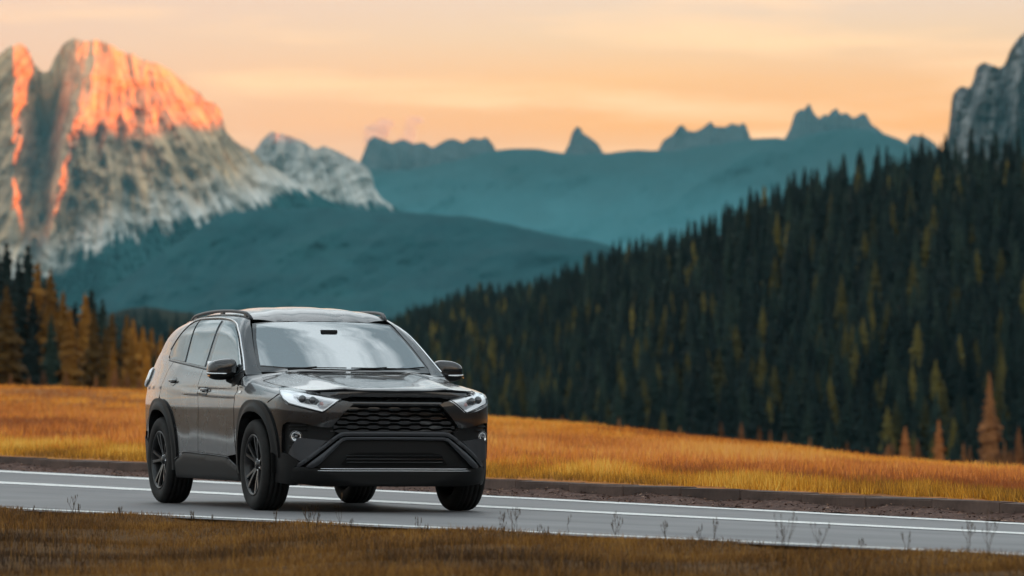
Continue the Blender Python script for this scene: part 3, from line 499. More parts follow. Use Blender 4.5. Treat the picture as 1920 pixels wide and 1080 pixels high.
M_ggold = blade_mat('golden_meadow_grass', [(0.364, 0.105, 0.017), (0.644, 0.217, 0.025), (0.812, 0.308, 0.034), (0.85, 0.42, 0.07)])
M_gyel = blade_mat('yellow_kerbside_grass', [(0.208, 0.098, 0.013), (0.468, 0.215, 0.018), (0.728, 0.351, 0.031), (0.85, 0.546, 0.104)])
M_gpink = blade_mat('rusty_meadow_grass', [(0.319, 0.099, 0.029), (0.609, 0.203, 0.049), (0.783, 0.29, 0.072), (0.85, 0.45, 0.116)])
# near verge
N = 520000; t = RNG.uniform(-24, 23, N); s = -.20 - RNG.random(N) ** 1.15 * 11.5; x, y = xy(s, t); u = 960 + FPX * x / y; v = HZ + CAMH * FPX / y
k = (y > 20) & (u > -160) & (u < 2080); x, y, s, t = x[k], y[k], s[k], t[k]; z = verge_z(s, t) - .01
tuft = fbm(x * 1.7, y * 1.1, 4, 5); edge = np.exp(s / .8); h = (.03 + .11 * tuft**1.5 * RNG.uniform(.5, 1.5, len(x))) * (1 - .75 * edge); w = RNG.uniform(.0022, .0055, len(x))
tone = np.clip(.42 + 1.4 * (fbm(x * 1.6 + 9, y * .6, 4, 8) - .5) + RNG.normal(0, .19, len(x)) + .25 * edge, 0, 1)
blades('verge_grass', x, y, z, h, w, tone, M_gdark, 'short brown autumn grass on the near roadside verge', .6)
N = 70000; t = RNG.uniform(-24, 23, N); s = -.16 - RNG.random(N) * 1.3; x, y = xy(s, t); u = 960 + FPX * x / y; k = (u > -160) & (u < 2080); x, y, s, t = x[k], y[k], s[k], t[k]
blades('verge_grass', x, y, verge_z(s, t) - .005, RNG.uniform(.012, .045, len(x)), RNG.uniform(.002, .005, len(x)), np.clip(.45 + .8 * (fbm(x * 1.5, y * .7, 3, 41) - .5) + RNG.normal(0, .2, len(x)), 0, 1), M_gdark, 'low golden grass creeping up to the near road edge', .6)
N = 16000; t = RNG.uniform(-26, 23, N); s = -.35 - RNG.random(N) * 14.; x, y = xy(s, t); u = 960 + FPX * x / y; k = (y > 20) & (u > -100) & (u < 2020); x, y, s, t = x[k], y[k], s[k], t[k]
blades('verge_stalks', x, y, verge_z(s, t), RNG.uniform(.06, .2, len(x)) * np.clip(-s / 2.5, .35, 1), RNG.uniform(.002, .0042, len(x)), np.clip(RNG.normal(.8, .25, len(x)), 0, 1), M_gdark, 'thin pale seed stalks rising out of the verge grass', .22)
# far meadow: taller golden grass, denser by the kerb
def field(N, q0, q1, hmin, hmax, wmin, wmax, lab, name, tb, ex=1.0, m=M_ggold):
    u = RNG.uniform(-300, 2420, N); dk = kerb_depth(u); cd = np.maximum(np.interp(u, CREST_U, CREST_D), dk + 35); q = q0 + (q1 - q0) * RNG.random(N) ** ex * ((.35 + 1.3 * fbm(u / 90., u * 0 + 2, 3, 77)) if q0 == 0 else 1)
    d = dk + q * (cd - dk) + .15 + 1.2 * fbm(u / 30., u * 0 + 5, 3, 79); x = (u - 960) / FPX * d; z = zmeadow(x, d); n1 = fbm(x * 1.1, d * .22, 4, 3); n2 = fbm(x * .25 + 7, d * .06, 3, 13)
    h = RNG.uniform(hmin, hmax, N) * (.3 + 1.3 * n1 ** 1.8 + .4 * n2); w = RNG.uniform(wmin, wmax, N)
    tone = np.clip(tb + 1.9 * (n1 - .5) + 1.7 * (n2 - .5) + RNG.normal(0, .2, N), 0, 1); blades(name, x, d, z - .02, h, w, tone, m, lab, .35, True)
field(85000, 0., .13, .06, .17, .006, .014, 'short yellow grass along the kerb edge of the meadow', 'kerbside_grass', .55, m=M_gyel)
field(60000, .05, .55, .08, .20, .010, .022, 'golden grass mixed through the middle of the meadow', 'meadow_grass', .55)
field(60000, .09, .55, .10, .24, .010, .022, 'tall rusty autumn grass across the middle of the meadow', 'meadow_grass', .42, .9, m=M_gpink)
field(105000, .5, 1.35, .06, .15, .016, .034, 'golden grass on the far rise of the meadow', 'meadow_grass', .45)
# litter on the dirt strip and kerb: leaves and pebbles
N = 9000; t = RNG.uniform(-46, 10, N); s = ROAD_W + .12 + RNG.random(N) ** .7 * (KERB_S - ROAD_W - .05); x, y = xy(s, t); z = dirt_z(s, t)
r_ = RNG.uniform(.006, .022, N); a = RNG.uniform(0, 6.28, N); P = np.empty((N, 4, 3)); 
for j in range(4): aa = a + j * 1.57; P[:, j] = np.stack([x + np.cos(aa) * r_ * (1 if j % 2 else .6), y + np.sin(aa) * r_ * (1 if j % 2 else .6), z + RNG.uniform(.002, .018, N)], 1)
M_leaf = blade_mat('dead_leaf_litter', [(.03, .016, .012), (.08, .038, .024), (.17, .085, .05), (.32, .20, .14)])
me = mesh_np('leaf_litter', P.reshape(-1, 3), (np.arange(N)[:, None] * 4 + np.arange(4)), M_leaf, False); at = me.attributes.new('tone', 'FLOAT', 'POINT'); at.data.foreach_set('value', np.repeat(np.clip(RNG.normal(.45, .25, N), 0, 1), 4).astype(np.float32))
tag(link('leaf_litter', me), 'dead leaves and crumbs of soil along the foot of the kerb', 'leaf litter', None, 'stuff')
# dry weeds standing up against the road
M_weed = mat('dry_weed_stem', (.06, .040, .022), .9, spec=.1)
g = NT(M_weed); g.l(g.ramp(g.noise(30, 3), (.3, (.03, .018, .010)), (.7, (.11, .065, .03))), g.b.inputs['Base Color'])
def weed(u, v, h, n, spread, seed, seedheads=True):
    """u, v = where its foot shows in the photograph (on the verge)"""
    p = pxg(u, v, .0); r_ = np.random.default_rng(seed); z0 = float(verge_z(*st(p[0], p[1]))) - .02
    o = empty('dry_weed', (p[0], p[1], z0)); tag(o, 'dry brown weed standing in the verge grass against the road', 'weed', 'dry weeds along the verge')
    for i in range(n):
        a = r_.uniform(0, 6.28); le = r_.uniform(.05, spread); L = h * r_.uniform(.6, 1.); kn = np.linspace(0, 1, 6)
        path = np.stack([np.cos(a) * le * L * kn**1.5 + r_.normal(0, .004, 6), np.sin(a) * le * L * kn**1.5, L * kn], 1); parts = [tube_np(path, np.linspace(.0016, .0008, 6), 4)]
        for b in range(int(r_.integers(1, 4))):
            j = int(r_.integers(2, 5)); aa = r_.uniform(0, 6.28); q = path[j] + np.array([[0, 0, 0], [math.cos(aa) * .03, math.sin(aa) * .03, .05], [math.cos(aa) * .045, math.sin(aa) * .045, .10]]) * h * 3; parts.append(tube_np(q, np.linspace(.0013, .0008, 3), 4)); parts.append(tube_np(np.array([q[-1], q[-1] + [0, 0, .018]]), [.0028, .001], 5))
        if seedheads: parts.append(tube_np(np.array([path[-1] - [0, 0, .01], path[-1] + [0, 0, .01], path[-1] + [0, 0, .03]]), [.0016, .0030, .0008], 5))
        V, F = join(*parts); link('stem', mesh_np('stem', V, F, M_weed), o)
WD = [(150, 966, .10, 2, .3), (30, 962, .14, 2, .4), (62, 963, .09, 2, .3), (140, 968, .16, 3, .5), (335, 976, .10, 3, .3), (362, 980, .13, 3, .4), (515, 984, .16, 2, .3), (555, 986, .10, 2, .4), (580, 986, .17, 4, .3), (590, 990, .20, 3, .3), (626, 990, .14, 3, .4), (638, 1000, .34, 1, .05), (660, 988, .10, 2, .3), (728, 998, .12, 3, .5), (782, 996, .10, 2, .5), (790, 1002, .08, 3, .6), (872, 1008, .24, 2, .2), (942, 1004, .16, 3, .3), (963, 1006, .20, 3, .25), (1005, 1008, .15, 3, .5), (1018, 1010, .13, 3, .4), (1066, 1006, .18, 1, .1), (1143, 1014, .22, 4, .3), (1155, 1012, .18, 3, .4), (1246, 1016, .14, 3, .3), (1292, 1030, .34, 2, .25), (1310, 1018, .11, 2, .2), (1340, 1018, .16, 2, .2), (1450, 1046, .34, 5, .35), (1470, 1046, .36, 4, .3), (1520, 1050, .32, 2, .35), (1796, 1040, .38, 2, .5), (1815, 1040, .2, 3, .4), (1850, 1044, .28, 3, .4), (1890, 1046, .3, 3, .3), (1620, 1026, .1, 2, .4), (1700, 1032, .12, 2, .4), (1088, 1002, .1, 2, .4), (225, 970, .09, 3, .4), (400, 978, .08, 2, .4)]
for i, a in enumerate(WD):
    if i % 3 != 1: weed(*a, 300 + i)
# ---------------------------------------------------------------- car: outer surface as one smooth implicit shape
class Sp:
    """smooth 1-D curve through points (cubic Hermite)"""
    def __init__(s, *pts):
        s.x = np.array([p[0] for p in pts], float); s.y = np.array([p[1] for p in pts], float)
        d = np.diff(s.y) / np.diff(s.x); m = np.zeros(len(s.x)); m[0] = d[0]; m[-1] = d[-1]
        h = np.diff(s.x); m[1:-1] = (d[:-1] * h[1:] + d[1:] * h[:-1]) / (h[1:] + h[:-1]); s.m = m
    def __call__(s, v):
        v = np.asarray(v, float); i = np.clip(np.searchsorted(s.x, v) - 1, 0, len(s.x) - 2)
        h = s.x[i + 1] - s.x[i]; t = (v - s.x[i]) / h; tc = np.clip(t, 0, 1)
        h00 = 2 * tc**3 - 3 * tc**2 + 1; h10 = tc**3 - 2 * tc**2 + tc; h01 = -2 * tc**3 + 3 * tc**2; h11 = tc**3 - tc**2
        r = h00 * s.y[i] + h10 * h * s.m[i] + h01 * s.y[i + 1] + h11 * h * s.m[i + 1]
        r = np.where(t < 0, s.y[0] + s.m[0] * (v - s.x[0]), r)
        return np.where(t > 1, s.y[-1] + s.m[-1] * (v - s.x[-1]), r)
def smax(a, b, k):
    h = np.maximum(k - np.abs(a - b), 0) / k
    return np.maximum(a, b) + h * h * k * .25
def gs(v, c, w): return np.exp(-((v - c) / w) ** 2)
WHX, WHR, WHY = 1.385, .362, .80          # axle x, tyre radius, track half
S_prof = Sp((.12, .80), (.2, .868), (.3, .893), (.45, .905), (.6, .914), (.74, .920), (.85, .921), (.93, .910), (1.0, .890), (1.06, .868), (1.15, .834), (1.3, .777), (1.45, .716), (1.55, .668), (1.65, .600), (1.75, .52))
S_tap = Sp((-2.5, .84), (-2.1, .92), (-1.7, .972), (-1.2, 1.0), (-.4, 1.0), (.7, .996), (1.3, .99), (1.7, .970), (2.0, .938), (2.3, .885))
S_xf = Sp((.1, 2.12), (.18, 2.19), (.26, 2.235), (.38, 2.262), (.5, 2.262), (.62, 2.258), (.74, 2.266), (.84, 2.264), (.9, 2.255), (.95, 2.235), (1.0, 2.19), (1.1, 2.03))
S_hood = Sp((.6, 1.125), (.9, 1.107), (1.1, 1.090), (1.4, 1.060), (1.7, 1.032), (1.95, 1.003), (2.1, .985), (2.2, .970), (2.3, .948))
S_xw = Sp((1.02, 1.16), (1.1, 1.02), (1.2, .845), (1.3, .67), (1.4, .49), (1.5, .30), (1.56, .165), (1.62, 0.0), (1.7, -.3))
S_roof = Sp((-2.2, 1.50), (-1.8, 1.562), (-1.4, 1.608), (-1., 1.636), (-.6, 1.646), (-.3, 1.640), (0., 1.618), (.3, 1.572), (.6, 1.50))
S_xr = Sp((.1, -2.14), (.3, -2.23), (.5, -2.28), (.7, -2.295), (.9, -2.285), (1.0, -2.265), (1.1, -2.225), (1.3, -2.09), (1.5, -1.92), (1.6, -1.82), (1.7, -1.70))
def side_w(x, z):
    w = S_prof(z) * S_tap(x)
    w = w + .014 * gs(x, -1.42, .38) * gs(z, .84, .16) + .012 * gs(x, 1.38, .40) * gs(z, .82, .16)   # haunches over the wheels
    w = w - .0 * gs(x, 0., .75) * gs(z, .60, .13)                                                   # hollow along the doors
    w = w + .010 * gs(z, .925 - .02 * x, .018) * gs(x, -.2, 1.3)                                      # shoulder crease
    return w
def body(x, y, z):
    a = np.abs(y)
    w = side_w(x, z)
    fs = a - w
    ff = (x - (S_xf(z) - .15 * a**2 - .33 * a**6))
    fr = (S_xr(z) + .13 * a**2 + .10 * a**6) - x
    hood = S_hood(x) - .030 * (a / .75) ** 2 - .035 * np.maximum(a - .45, 0) ** 2 / .16 + .014 * gs(a, .50 - .10 * (x - 1.2), .09)
    ft = z - hood
    lo = smax(smax(smax(fs, ff, .16), smax(fs, ft, .07), .03), fr, .06)
    fw = (x - (S_xw(z) - .17 * a**2 - .10 * a**4)) * .50
    rf = z - (S_roof(x) - .042 * (a / .6) ** 2 - .02 * (a / .6) ** 6)
    hi = smax(smax(smax(fs, rf, .09), smax(fw, fr * .75, .03), .035), .98 - z, .01)
    h = np.maximum(.035 - np.abs(lo - hi), 0) / .035
    return np.minimum(lo, hi) - h * h * .035 * .25
def grad(p):
    e = 1.5e-3; g = np.empty_like(p)
    for k in range(3):
        d = np.zeros(3); d[k] = e
        q, r = p + d, p - d
        g[:, k] = body(q[:, 0], q[:, 1], q[:, 2]) - body(r[:, 0], r[:, 1], r[:, 2])
    return g / (np.linalg.norm(g, axis=1)[:, None] + 1e-12)
def cast(o, d, L=3.0, off=0.0, step=.02):
    """first hit of rays o + t d with the body surface (offset outwards by off)"""
    o = np.asarray(o, float); d = np.broadcast_to(np.asarray(d, float), o.shape)
    n = len(o); lo = np.zeros(n); hi = np.full(n, np.nan); prev = np.zeros(n)
    for t in np.arange(0, L, step):
        p = o + d * t; v = body(p[:, 0], p[:, 1], p[:, 2]) - off
        hit = np.isnan(hi) & (v <= 0); lo[hit] = prev[hit]; hi[hit] = t
        prev[:] = t
    miss = np.isnan(hi); hi[miss] = L; lo[miss] = L
    for _ in range(22):
        m = (lo + hi) / 2; p = o + d * m[:, None]; v = body(p[:, 0], p[:, 1], p[:, 2]) - off
        ins = v <= 0; hi = np.where(ins, m, hi); lo = np.where(ins, lo, m)
    return o + d * ((lo + hi) / 2)[:, None], miss
# ---------------------------------------------------------------- car: place, materials, panels
YAW, CARX, CARD = .335, -1.645, 45.
_fw = np.array([math.sin(YAW), -math.cos(YAW), 0]); _lt = np.array([math.cos(YAW), math.sin(YAW), 0]); CM = np.stack([_fw, _lt, [0, 0, 1.]])
def px3(pts, off=0.):
    """photo pixels -> points on the car's outer surface (car frame)"""
    px = np.asarray(pts, float); d = np.stack([(px[:, 0] - 960) / FPX, np.ones(len(px)), (HZ - px[:, 1]) / FPX], 1) @ CM.T
    o = CM @ np.array([-CARX, -CARD, CAMH]); d /= np.linalg.norm(d, axis=1)[:, None]
    return cast(o + d * (np.linalg.norm(o) - 4), d, L=8, off=off, step=.03)[0]
def side3(pts): p = np.asarray(pts, float); return cast(np.stack([p[:, 0], np.full(len(p), -1.6), p[:, 1]], 1), (0, 1, 0), L=1.6, step=.04)[0]
def front3(pts): p = np.asarray(pts, float); return cast(np.stack([np.full(len(p), 3.), p[:, 0], p[:, 1]], 1), (-1, 0, 0), L=2.4, step=.04)[0]
def top3(pts): p = np.asarray(pts, float); return cast(np.stack([p[:, 0], p[:, 1], np.full(len(p), 2.)], 1), (0, 0, -1), L=1.9, step=.04)[0]
def dens(p, sp, closed=True):
    out = []; n = len(p)
    for i in range(n if closed else n - 1):
        a, b = p[i], p[(i + 1) % n]; k = max(1, int(np.ceil(np.linalg.norm(b - a) / sp)))
        for j in range(k): out.append(a + (b - a) * j / k)
    if not closed: out.append(p[-1])
    return np.array(out)
def inside(poly, pts):
    x, y = pts[:, 0], pts[:, 1]; r = np.zeros(len(pts), bool); n = len(poly)
    for i in range(n):
        x1, y1 = poly[i]; x2, y2 = poly[(i + 1) % n]
        c = ((y1 > y) != (y2 > y)) & (x < (x2 - x1) * (y - y1) / (y2 - y1 + 1e-15) + x1); r ^= c
    return r
def edge_dist(poly, pts):
    d = np.full(len(pts), 1e9); n = len(poly)
    for i in range(n):
        a, b = poly[i], poly[(i + 1) % n]; ab = b - a; t = np.clip(((pts - a) @ ab) / (ab @ ab + 1e-15), 0, 1)
        d = np.minimum(d, np.linalg.norm(pts - a - t[:, None] * ab, axis=1))
    return d
MISS = {}
def panel(name, poly3, vd, m, parent, off=0., sp=.022, depth=.014, mirror=False, fn=None, round_edge=0.):
    """a body panel: outline poly3 (points near the surface) seen along vd, filled and laid on the car surface"""
    vd = np.asarray(vd, float); vd = vd / np.linalg.norm(vd)
    u = np.cross(vd, [0, 0, 1.] if abs(vd[2]) < .9 else [1., 0, 0]); u /= np.linalg.norm(u); w = np.cross(u, vd)
    p2 = np.stack([np.asarray(poly3) @ u, np.asarray(poly3) @ w], 1); p2 = dens(p2, sp)
    lo, hi = p2.min(0), p2.max(0)
    gx, gy = np.meshgrid(np.arange(lo[0] + sp / 2, hi[0], sp), np.arange(lo[1] + sp / 2, hi[1], sp)); g = np.stack([gx.ravel(), gy.ravel()], 1)
    if len(g): g = g[inside(p2, g)]
    if len(g): g = g[edge_dist(p2, g) > sp * .45]
    allp = np.vstack([p2, g]) if len(g) else p2; n = len(p2)
    r = delaunay_2d_cdt([Vector(q) for q in allp], [(i, (i + 1) % n) for i in range(n)], [], 1, 1e-6)
    v2 = np.array([tuple(q) for q in r[0]]); F = [tuple(f) for f in r[2]]
    c2 = np.array([v2[list(f)].mean(0) for f in F]); keep = inside(p2, c2); F = [f for f, k in zip(F, keep) if k]
    o = v2[:, :1] * u + v2[:, 1:] * w - vd * 3.2
    P, miss = cast(o + vd * 1.0, vd, L=4.6, step=.05)
    if miss.any():                                    # outline grazing the silhouette: slide onto the nearest point of it
        MISS[name] = int(miss.sum()); bad = np.where(miss)[0]
        for i in bad:
            ts = np.arange(0, 6.4, .02); q = o[i] + vd * ts[:, None]; P[i] = q[np.argmin(body(q[:, 0], q[:, 1], q[:, 2]))]
        for _ in range(6):
            q = P[bad]; P[bad] = q - grad(q) * body(q[:, 0], q[:, 1], q[:, 2])[:, None]
    Nn = grad(P)
    e = off + (fn(P) if fn is not None else 0.)
    if round_edge: dd = edge_dist(p2, v2); e = e - round_edge * np.clip(1 - dd / (sp * .9), 0, 1) ** 2
    P = P + Nn * (np.asarray(e)[..., None] if np.ndim(e) else e)
    # orientation: face normals outwards
    f0 = F[0]; fnv = np.cross(P[f0[1]] - P[f0[0]], P[f0[2]] - P[f0[0]])
    if np.dot(fnv, Nn[f0[0]]) < 0: F = [f[::-1] for f in F]
    if fn is not None or round_edge:                     # shape was changed: take the normals from the mesh
        NN = np.zeros_like(P); fa = np.array(F); fv = np.cross(P[fa[:, 1]] - P[fa[:, 0]], P[fa[:, 2]] - P[fa[:, 0]])
        for k in range(3): np.add.at(NN, fa[:, k], fv)
        Nn = NN / (np.linalg.norm(NN, axis=1)[:, None] + 1e-12)
    ed = {}
    for f in F:
        for a, b in zip(f, f[1:] + f[:1]):
            if (b, a) in ed: del ed[(b, a)]
            else: ed[(a, b)] = 1
    V = list(P); NL = list(Nn); FF = list(F)
    if depth:
        for a, b in ed:
            t = P[b] - P[a]; s = np.cross(t, (Nn[a] + Nn[b]) / 2); s /= np.linalg.norm(s) + 1e-12
            k = len(V); V += [P[a], P[b], P[b] - Nn[b] * depth, P[a] - Nn[a] * depth]; NL += [s] * 4; FF.append((k + 1, k, k + 3, k + 2))
    V = np.array(V); NL = np.array(NL)
    ob = link(name, mesh_np(name, V, FF, m, True, NL), parent)
    if mirror:
        V2 = V * [1, -1, 1]; ob2 = link(name, mesh_np(name, V2, [f[::-1] for f in FF], m, True, NL * [1, -1, 1]), mirror if not isinstance(mirror, bool) else parent)
        return ob, ob2
    return ob
def tube(name, path, rad, m, parent, seg=8, mirror=False, flat=None):
    V, F = tube_np(path, rad, seg, True, flat); o = link(name, mesh_np(name, V, F, m), parent)
    if mirror: return o, link(name, mesh_np(name, V * [1, -1, 1], [f[::-1] for f in F], m), parent if isinstance(mirror, bool) else mirror)
    return o
def on_surf(p, off=0.):
    p = np.asarray(p, float).copy()
    for _ in range(8): p = p - grad(p) * body(p[:, 0], p[:, 1], p[:, 2])[:, None]
    return p + grad(p) * off
def box(name, c, h, m, parent, bev=.01, rot=None, taper=None):
    V, F = box_np((0, 0, 0), h, bev)
    if taper is not None: V = taper(V)
    if rot is not None: V = V @ np.array(Matrix.Rotation(rot[0], 3, rot[1])).T
    return link(name, mesh_np(name, V + np.asarray(c), F, m), parent)
M_paint = mat('dark_grey_metallic_paint', (.017, .0175, .020), .28, .7, .5, coat=1.0, coat_rough=.055, **{'Coat IOR': 1.55})
M_glossblk = mat('gloss_black_trim', (.008, .008, .009), .12, 0., .5, coat=.6)
M_gun = mat('satin_gunmetal_trim', (.036, .038, .043), .36, .35, .4)
M_plastic = mat('black_grained_plastic', (.007, .007, .0072), .50, spec=.16)
M_under = mat('underbody_black', (.006, .006, .006), .9, spec=.1)
M_rubber = mat('tyre_rubber', (.011, .0105, .0105), .72, spec=.2)
M_rim = mat('black_alloy', (.012, .012, .013), .32, .2, .4, coat=.2)
M_disc = mat('brake_steel', (.12, .12, .12), .35, .9)
M_chrome = mat('bright_chrome', (.75, .76, .78), .12, 1.)
M_lampwhite = mat('lamp_white_reflector', (.86, .88, .90), .12, .35, .5, coat=1.)
M_lampgrey = mat('lamp_grey_reflector', (.55, .55, .57), .2, .3, .5, coat=.6)
M_lampdark = mat('lamp_projector_dark', (.05, .052, .056), .12, .2, .5, coat=1.)
M_red = mat('red_lamp_plastic', (.35, .03, .03), .15, 0, .5, coat=1.)
M_amber = mat('indicator_amber', (.75, .28, .05), .2, 0, .5, coat=.5)
M_clear = mat('clear_lens', (.95, .97, 1.), .02)
M_seat = mat('dark_seat_fabric', (.03, .03, .032), .8)
M_grain = NT(M_plastic); M_grain.bump(M_grain.noise(160, 2), .15, .002)
_n = NT(M_rubber); _n.l(_n.ramp(_n.noise(14, 4), (.3, (.008, .0078, .0078)), (.75, (.018, .017, .016))), _n.b.inputs['Base Color'])
_n = NT(M_paint); _t = _n.noise(3., 5, .6); _n.l(_n.ramp(_t, (.35, (.24, .24, .24)), (.7, (.36, .36, .36))), _n.b.inputs['Roughness'])
def glass_mat(name, tint, refl, rough=.0):
    m = bpy.data.materials.new(name); m.use_nodes = True; t = NT(m); t.N.remove(t.b); out = t.N['Material Output']
    gl = t.n('BsdfGlossy'); gl.inputs['Roughness'].default_value = rough; gl.inputs['Color'].default_value = (.93, .98, 1., 1)
    tr = t.n('BsdfTransparent'); tr.inputs['Color'].default_value = (*tint, 1)
    lw = t.n('LayerWeight'); lw.inputs['Blend'].default_value = refl
    mx = t.n('MixShader'); t.l(lw.outputs['Facing'] if False else lw.outputs['Fresnel'], mx.inputs[0]); t.l(tr.outputs[0], mx.inputs[1]); t.l(gl.outputs[0], mx.inputs[2]); t.l(mx.outputs[0], out.inputs[0])
    return m
M_glass = glass_mat('coated_windscreen_glass', (.30, .33, .34), .81)
M_glass2 = glass_mat('tinted_side_glass', (.16, .18, .19), .82)
M_lens = glass_mat('headlight_cover', (.96, .98, 1.), .30)

CAR = empty('suv_car')
tag(CAR, 'dark grey metallic five-door SUV with black wheels and honeycomb grille on the mountain road', 'car')
VS = (.06, 1, -.12); VF = (-1, 0, 0); VC = (-.76, .62, -.18)
# --- outlines shared between panels (right-hand side of the car, y < 0)
arch_n = 2.5
def arch(cx, rad, a0=-20, a1=200, n=40, sq=1.0):
    out = []
    for a in np.linspace(a0, a1, n):
        c, s = math.cos(R(a)), math.sin(R(a))
        if s >= 0: out.append((cx + rad * math.copysign(abs(c) ** (2 / arch_n), c), WHR + rad * abs(s) ** (2 / arch_n) * sq))
        else: out.append((cx + rad * (c - .18 * s * math.copysign(1, c) * -1), WHR + rad * s))
    return np.array(out)
A_F, A_R = arch(WHX, .500, 2, 178), arch(-WHX, .500, 2, 178)     # where body panels stop
DLO_top = [(.84, 1.105), (.70, 1.195), (.55, 1.285), (.37, 1.385), (.24, 1.440), (.10, 1.488), (-.05, 1.516), (-.18, 1.531), (-.45, 1.545), (-.80, 1.547), (-1.05, 1.543), (-1.22, 1.530), (-1.31, 1.505), (-1.40, 1.445), (-1.50, 1.36), (-1.565, 1.29), (-1.545, 1.225), (-1.46, 1.196)]
DLO_bot = [(-1.46, 1.196), (-.9, 1.163), (-.34, 1.128), (.3, 1.093), (.70, 1.068), (.84, 1.105)]
GUT = [(.16, .585), (0., .60), (-.3, .610), (-.8, .612), (-1.3, .603), (-1.6, .590), (-1.85, .565)]        # roof gutter (x, |y|)
gut3 = top3([(x, -y) for x, y in smooth_path(GUT, 4)])
HL = [(.955, -.715), (1.148, -.765), (1.30, -.772), (1.50, -.768), (1.64, -.758), (1.736, -.748), (1.90, -.722), (2.01, -.695), (2.085, -.658), (2.135, -.585), (2.185, -.44), (2.214, -.25), (2.228, 0)]
hl3 = top3(HL)
# --- painted panels
hood_half = [tuple(p) for p in smooth_path(HL[::-1], 3)]
hp = np.array(hood_half); hp = hp * [1, 1]; hp[:, 1] = np.minimum(hp[:, 1], 0)
hood_rear = [(.955, -.715), (.985, -.60), (1.03, -.40), (1.06, -.2), (1.07, 0)]
half = np.vstack([hp, np.array(hood_rear)[1:-1]])
ring = np.vstack([half, [(1.07, 0)], (half * [1, -1])[::-1][:-1]])
def hood_fn(P):
    a = np.abs(P[:, 1]); x = P[:, 0]
    return (.006 * (1 / (1 + np.exp(-(a - (.34 + .12 * (2.2 - x))) / .02))) - .003) * np.clip((2.19 - x) / .35, 0, 1)
hood = panel('hood', top3(ring), (-.25, 0, -1), M_paint, CAR, .0, .026, fn=hood_fn)
fender = np.vstack([hl3[:5], side3([(1.70, .972)]), px3([(523, 733)]), px3([(512, 741), (500, 750)]), side3(A_F[4:]), side3([(.90, .40), (.835, .43), (.815, .60), (.83, .85), (.84, .905), (.89, .985), (.90, 1.06)])])
panel('front_fender', fender, (.02, .82, -.57), M_paint, CAR, mirror=True)
fd = [(.885, 1.07), (.875, .985), (.825, .905), (.815, .85), (.80, .60), (.82, .437), (.55, .418), (-.262, .428), (-.215, .70), (-.20, .814), (-.275, 1.0), (-.295, 1.118), (.3, 1.088), (.70, 1.063), (.83, 1.095)]
door_f = panel('front_door', side3(fd), VS, M_paint, CAR, mirror=True)
arcr = [tuple(p) for p in A_R if p[0] > -1.40 and p[1] > .40]
rd = [(-.305, 1.119), (-.285, 1.0), (-.210, .814), (-.225, .70), (-.272, .428), (-.646, .441), (-.80, .400), (-.87, .372)] + arcr + [(-1.40, .905), (-1.385, .968), (-1.365, 1.107), (-1.30, 1.18), (-.9, 1.157)]
door_r = panel('rear_door', side3(rd), VS, M_paint, CAR, mirror=True)
tail_rear = [(-1.95, 1.46), (-2.02, 1.36), (-2.10, 1.24), (-2.16, 1.14), (-2.20, 1.02), (-2.21, .90), (-2.21, .72)]
arcq = [tuple(p) for p in A_R if p[0] <= -1.40 and p[1] > .40][::-1]
edge_ws = np.array([(.835, -.722, 1.141), (.66, -.692, 1.245), (.48, -.658, 1.345), (.30, -.617, 1.44)])
edge_ws = on_surf(edge_ws)
bs = np.vstack([hl3[:1], edge_ws, gut3, side3(tail_rear), side3([(-2.17, .55), (-1.92, .50), (-1.895, .40)]), side3(arcq), side3([(-1.41, .905), (-1.395, .968), (-1.375, 1.107), (-1.31, 1.183)]), side3(DLO_top[::-1]), side3([(.895, 1.075)])])
panel('side_frame', bs, (-.10, .90, -.42), M_paint, CAR, mirror=True)
roof_front = [(.235, .40), (.255, .2), (.262, 0)]
g2 = np.array([(x, -y) for x, y in smooth_path(GUT, 4)]) * [1, .985]
rr = np.vstack([[(x, -y) for x, y in roof_front[::-1]], g2, [(-1.90, -.4), (-1.925, 0)]]); ring = np.vstack([rr, (rr * [1, -1])[::-1][1:-1]])
def roof_fn(P): a = np.abs(P[:, 1]); return -.006 * gs(a, .40, .05) - .004 * gs(a, .18, .06)
roof = panel('roof', top3(ring), (0, 0, -1), M_paint, CAR, 0., .03, fn=roof_fn)
# --- glass
ws_px = [(.270, -.565, 1.49), (.48, -.628, 1.352), (.66, -.664, 1.25), (.79, -.690, 1.172), (.825, -.694, 1.148), (.915, -.50, 1.140), (.970, -.25, 1.134), (.990, 0, 1.132)]
top_h = [(.278, 0, 1.512), (.272, -.25, 1.508), (.262, -.45, 1.498)]
h3 = on_surf(np.array(top_h + ws_px)); rest = (h3 * [1, -1, 1])[::-1]
ring = np.vstack([h3, rest[1:-1]])
panel('windshield', ring, (-.62, 0, -.78), M_glass, CAR, .002, .03, depth=.006)
# black ceramic border and cowl under the glass edge
b_in = h3.copy(); b_out = on_surf(np.array([(.252, 0, 1.52), (.246, -.25, 1.516), (.235, -.45, 1.505), (.235, -.592, 1.50), (.46, -.648, 1.36), (.65, -.688, 1.255), (.79, -.716, 1.17), (.90, -.722, 1.10), (.975, -.52, 1.10), (1.04, -.26, 1.10), (1.062, 0, 1.10)]))
for s in (1, -1):
    rg = np.vstack([b_out, b_in[::-1]]) * [1, s, 1]
    panel('windshield_border', rg, (-.62, 0, -.78), M_glossblk, CAR, -.004, .022, depth=.01)
dlo = np.vstack([side3(DLO_top), side3(DLO_bot[1:-1])])
panel('window_surround', dlo, VS, M_glossblk, CAR, -.006, .03, depth=.02, mirror=True)
fg = [(.80, 1.108), (.68, 1.188), (.53, 1.277), (.36, 1.370), (.23, 1.424), (.09, 1.471), (-.06, 1.499), (-.255, 1.517), (-.15, 1.128), (.3, 1.106), (.69, 1.083)]
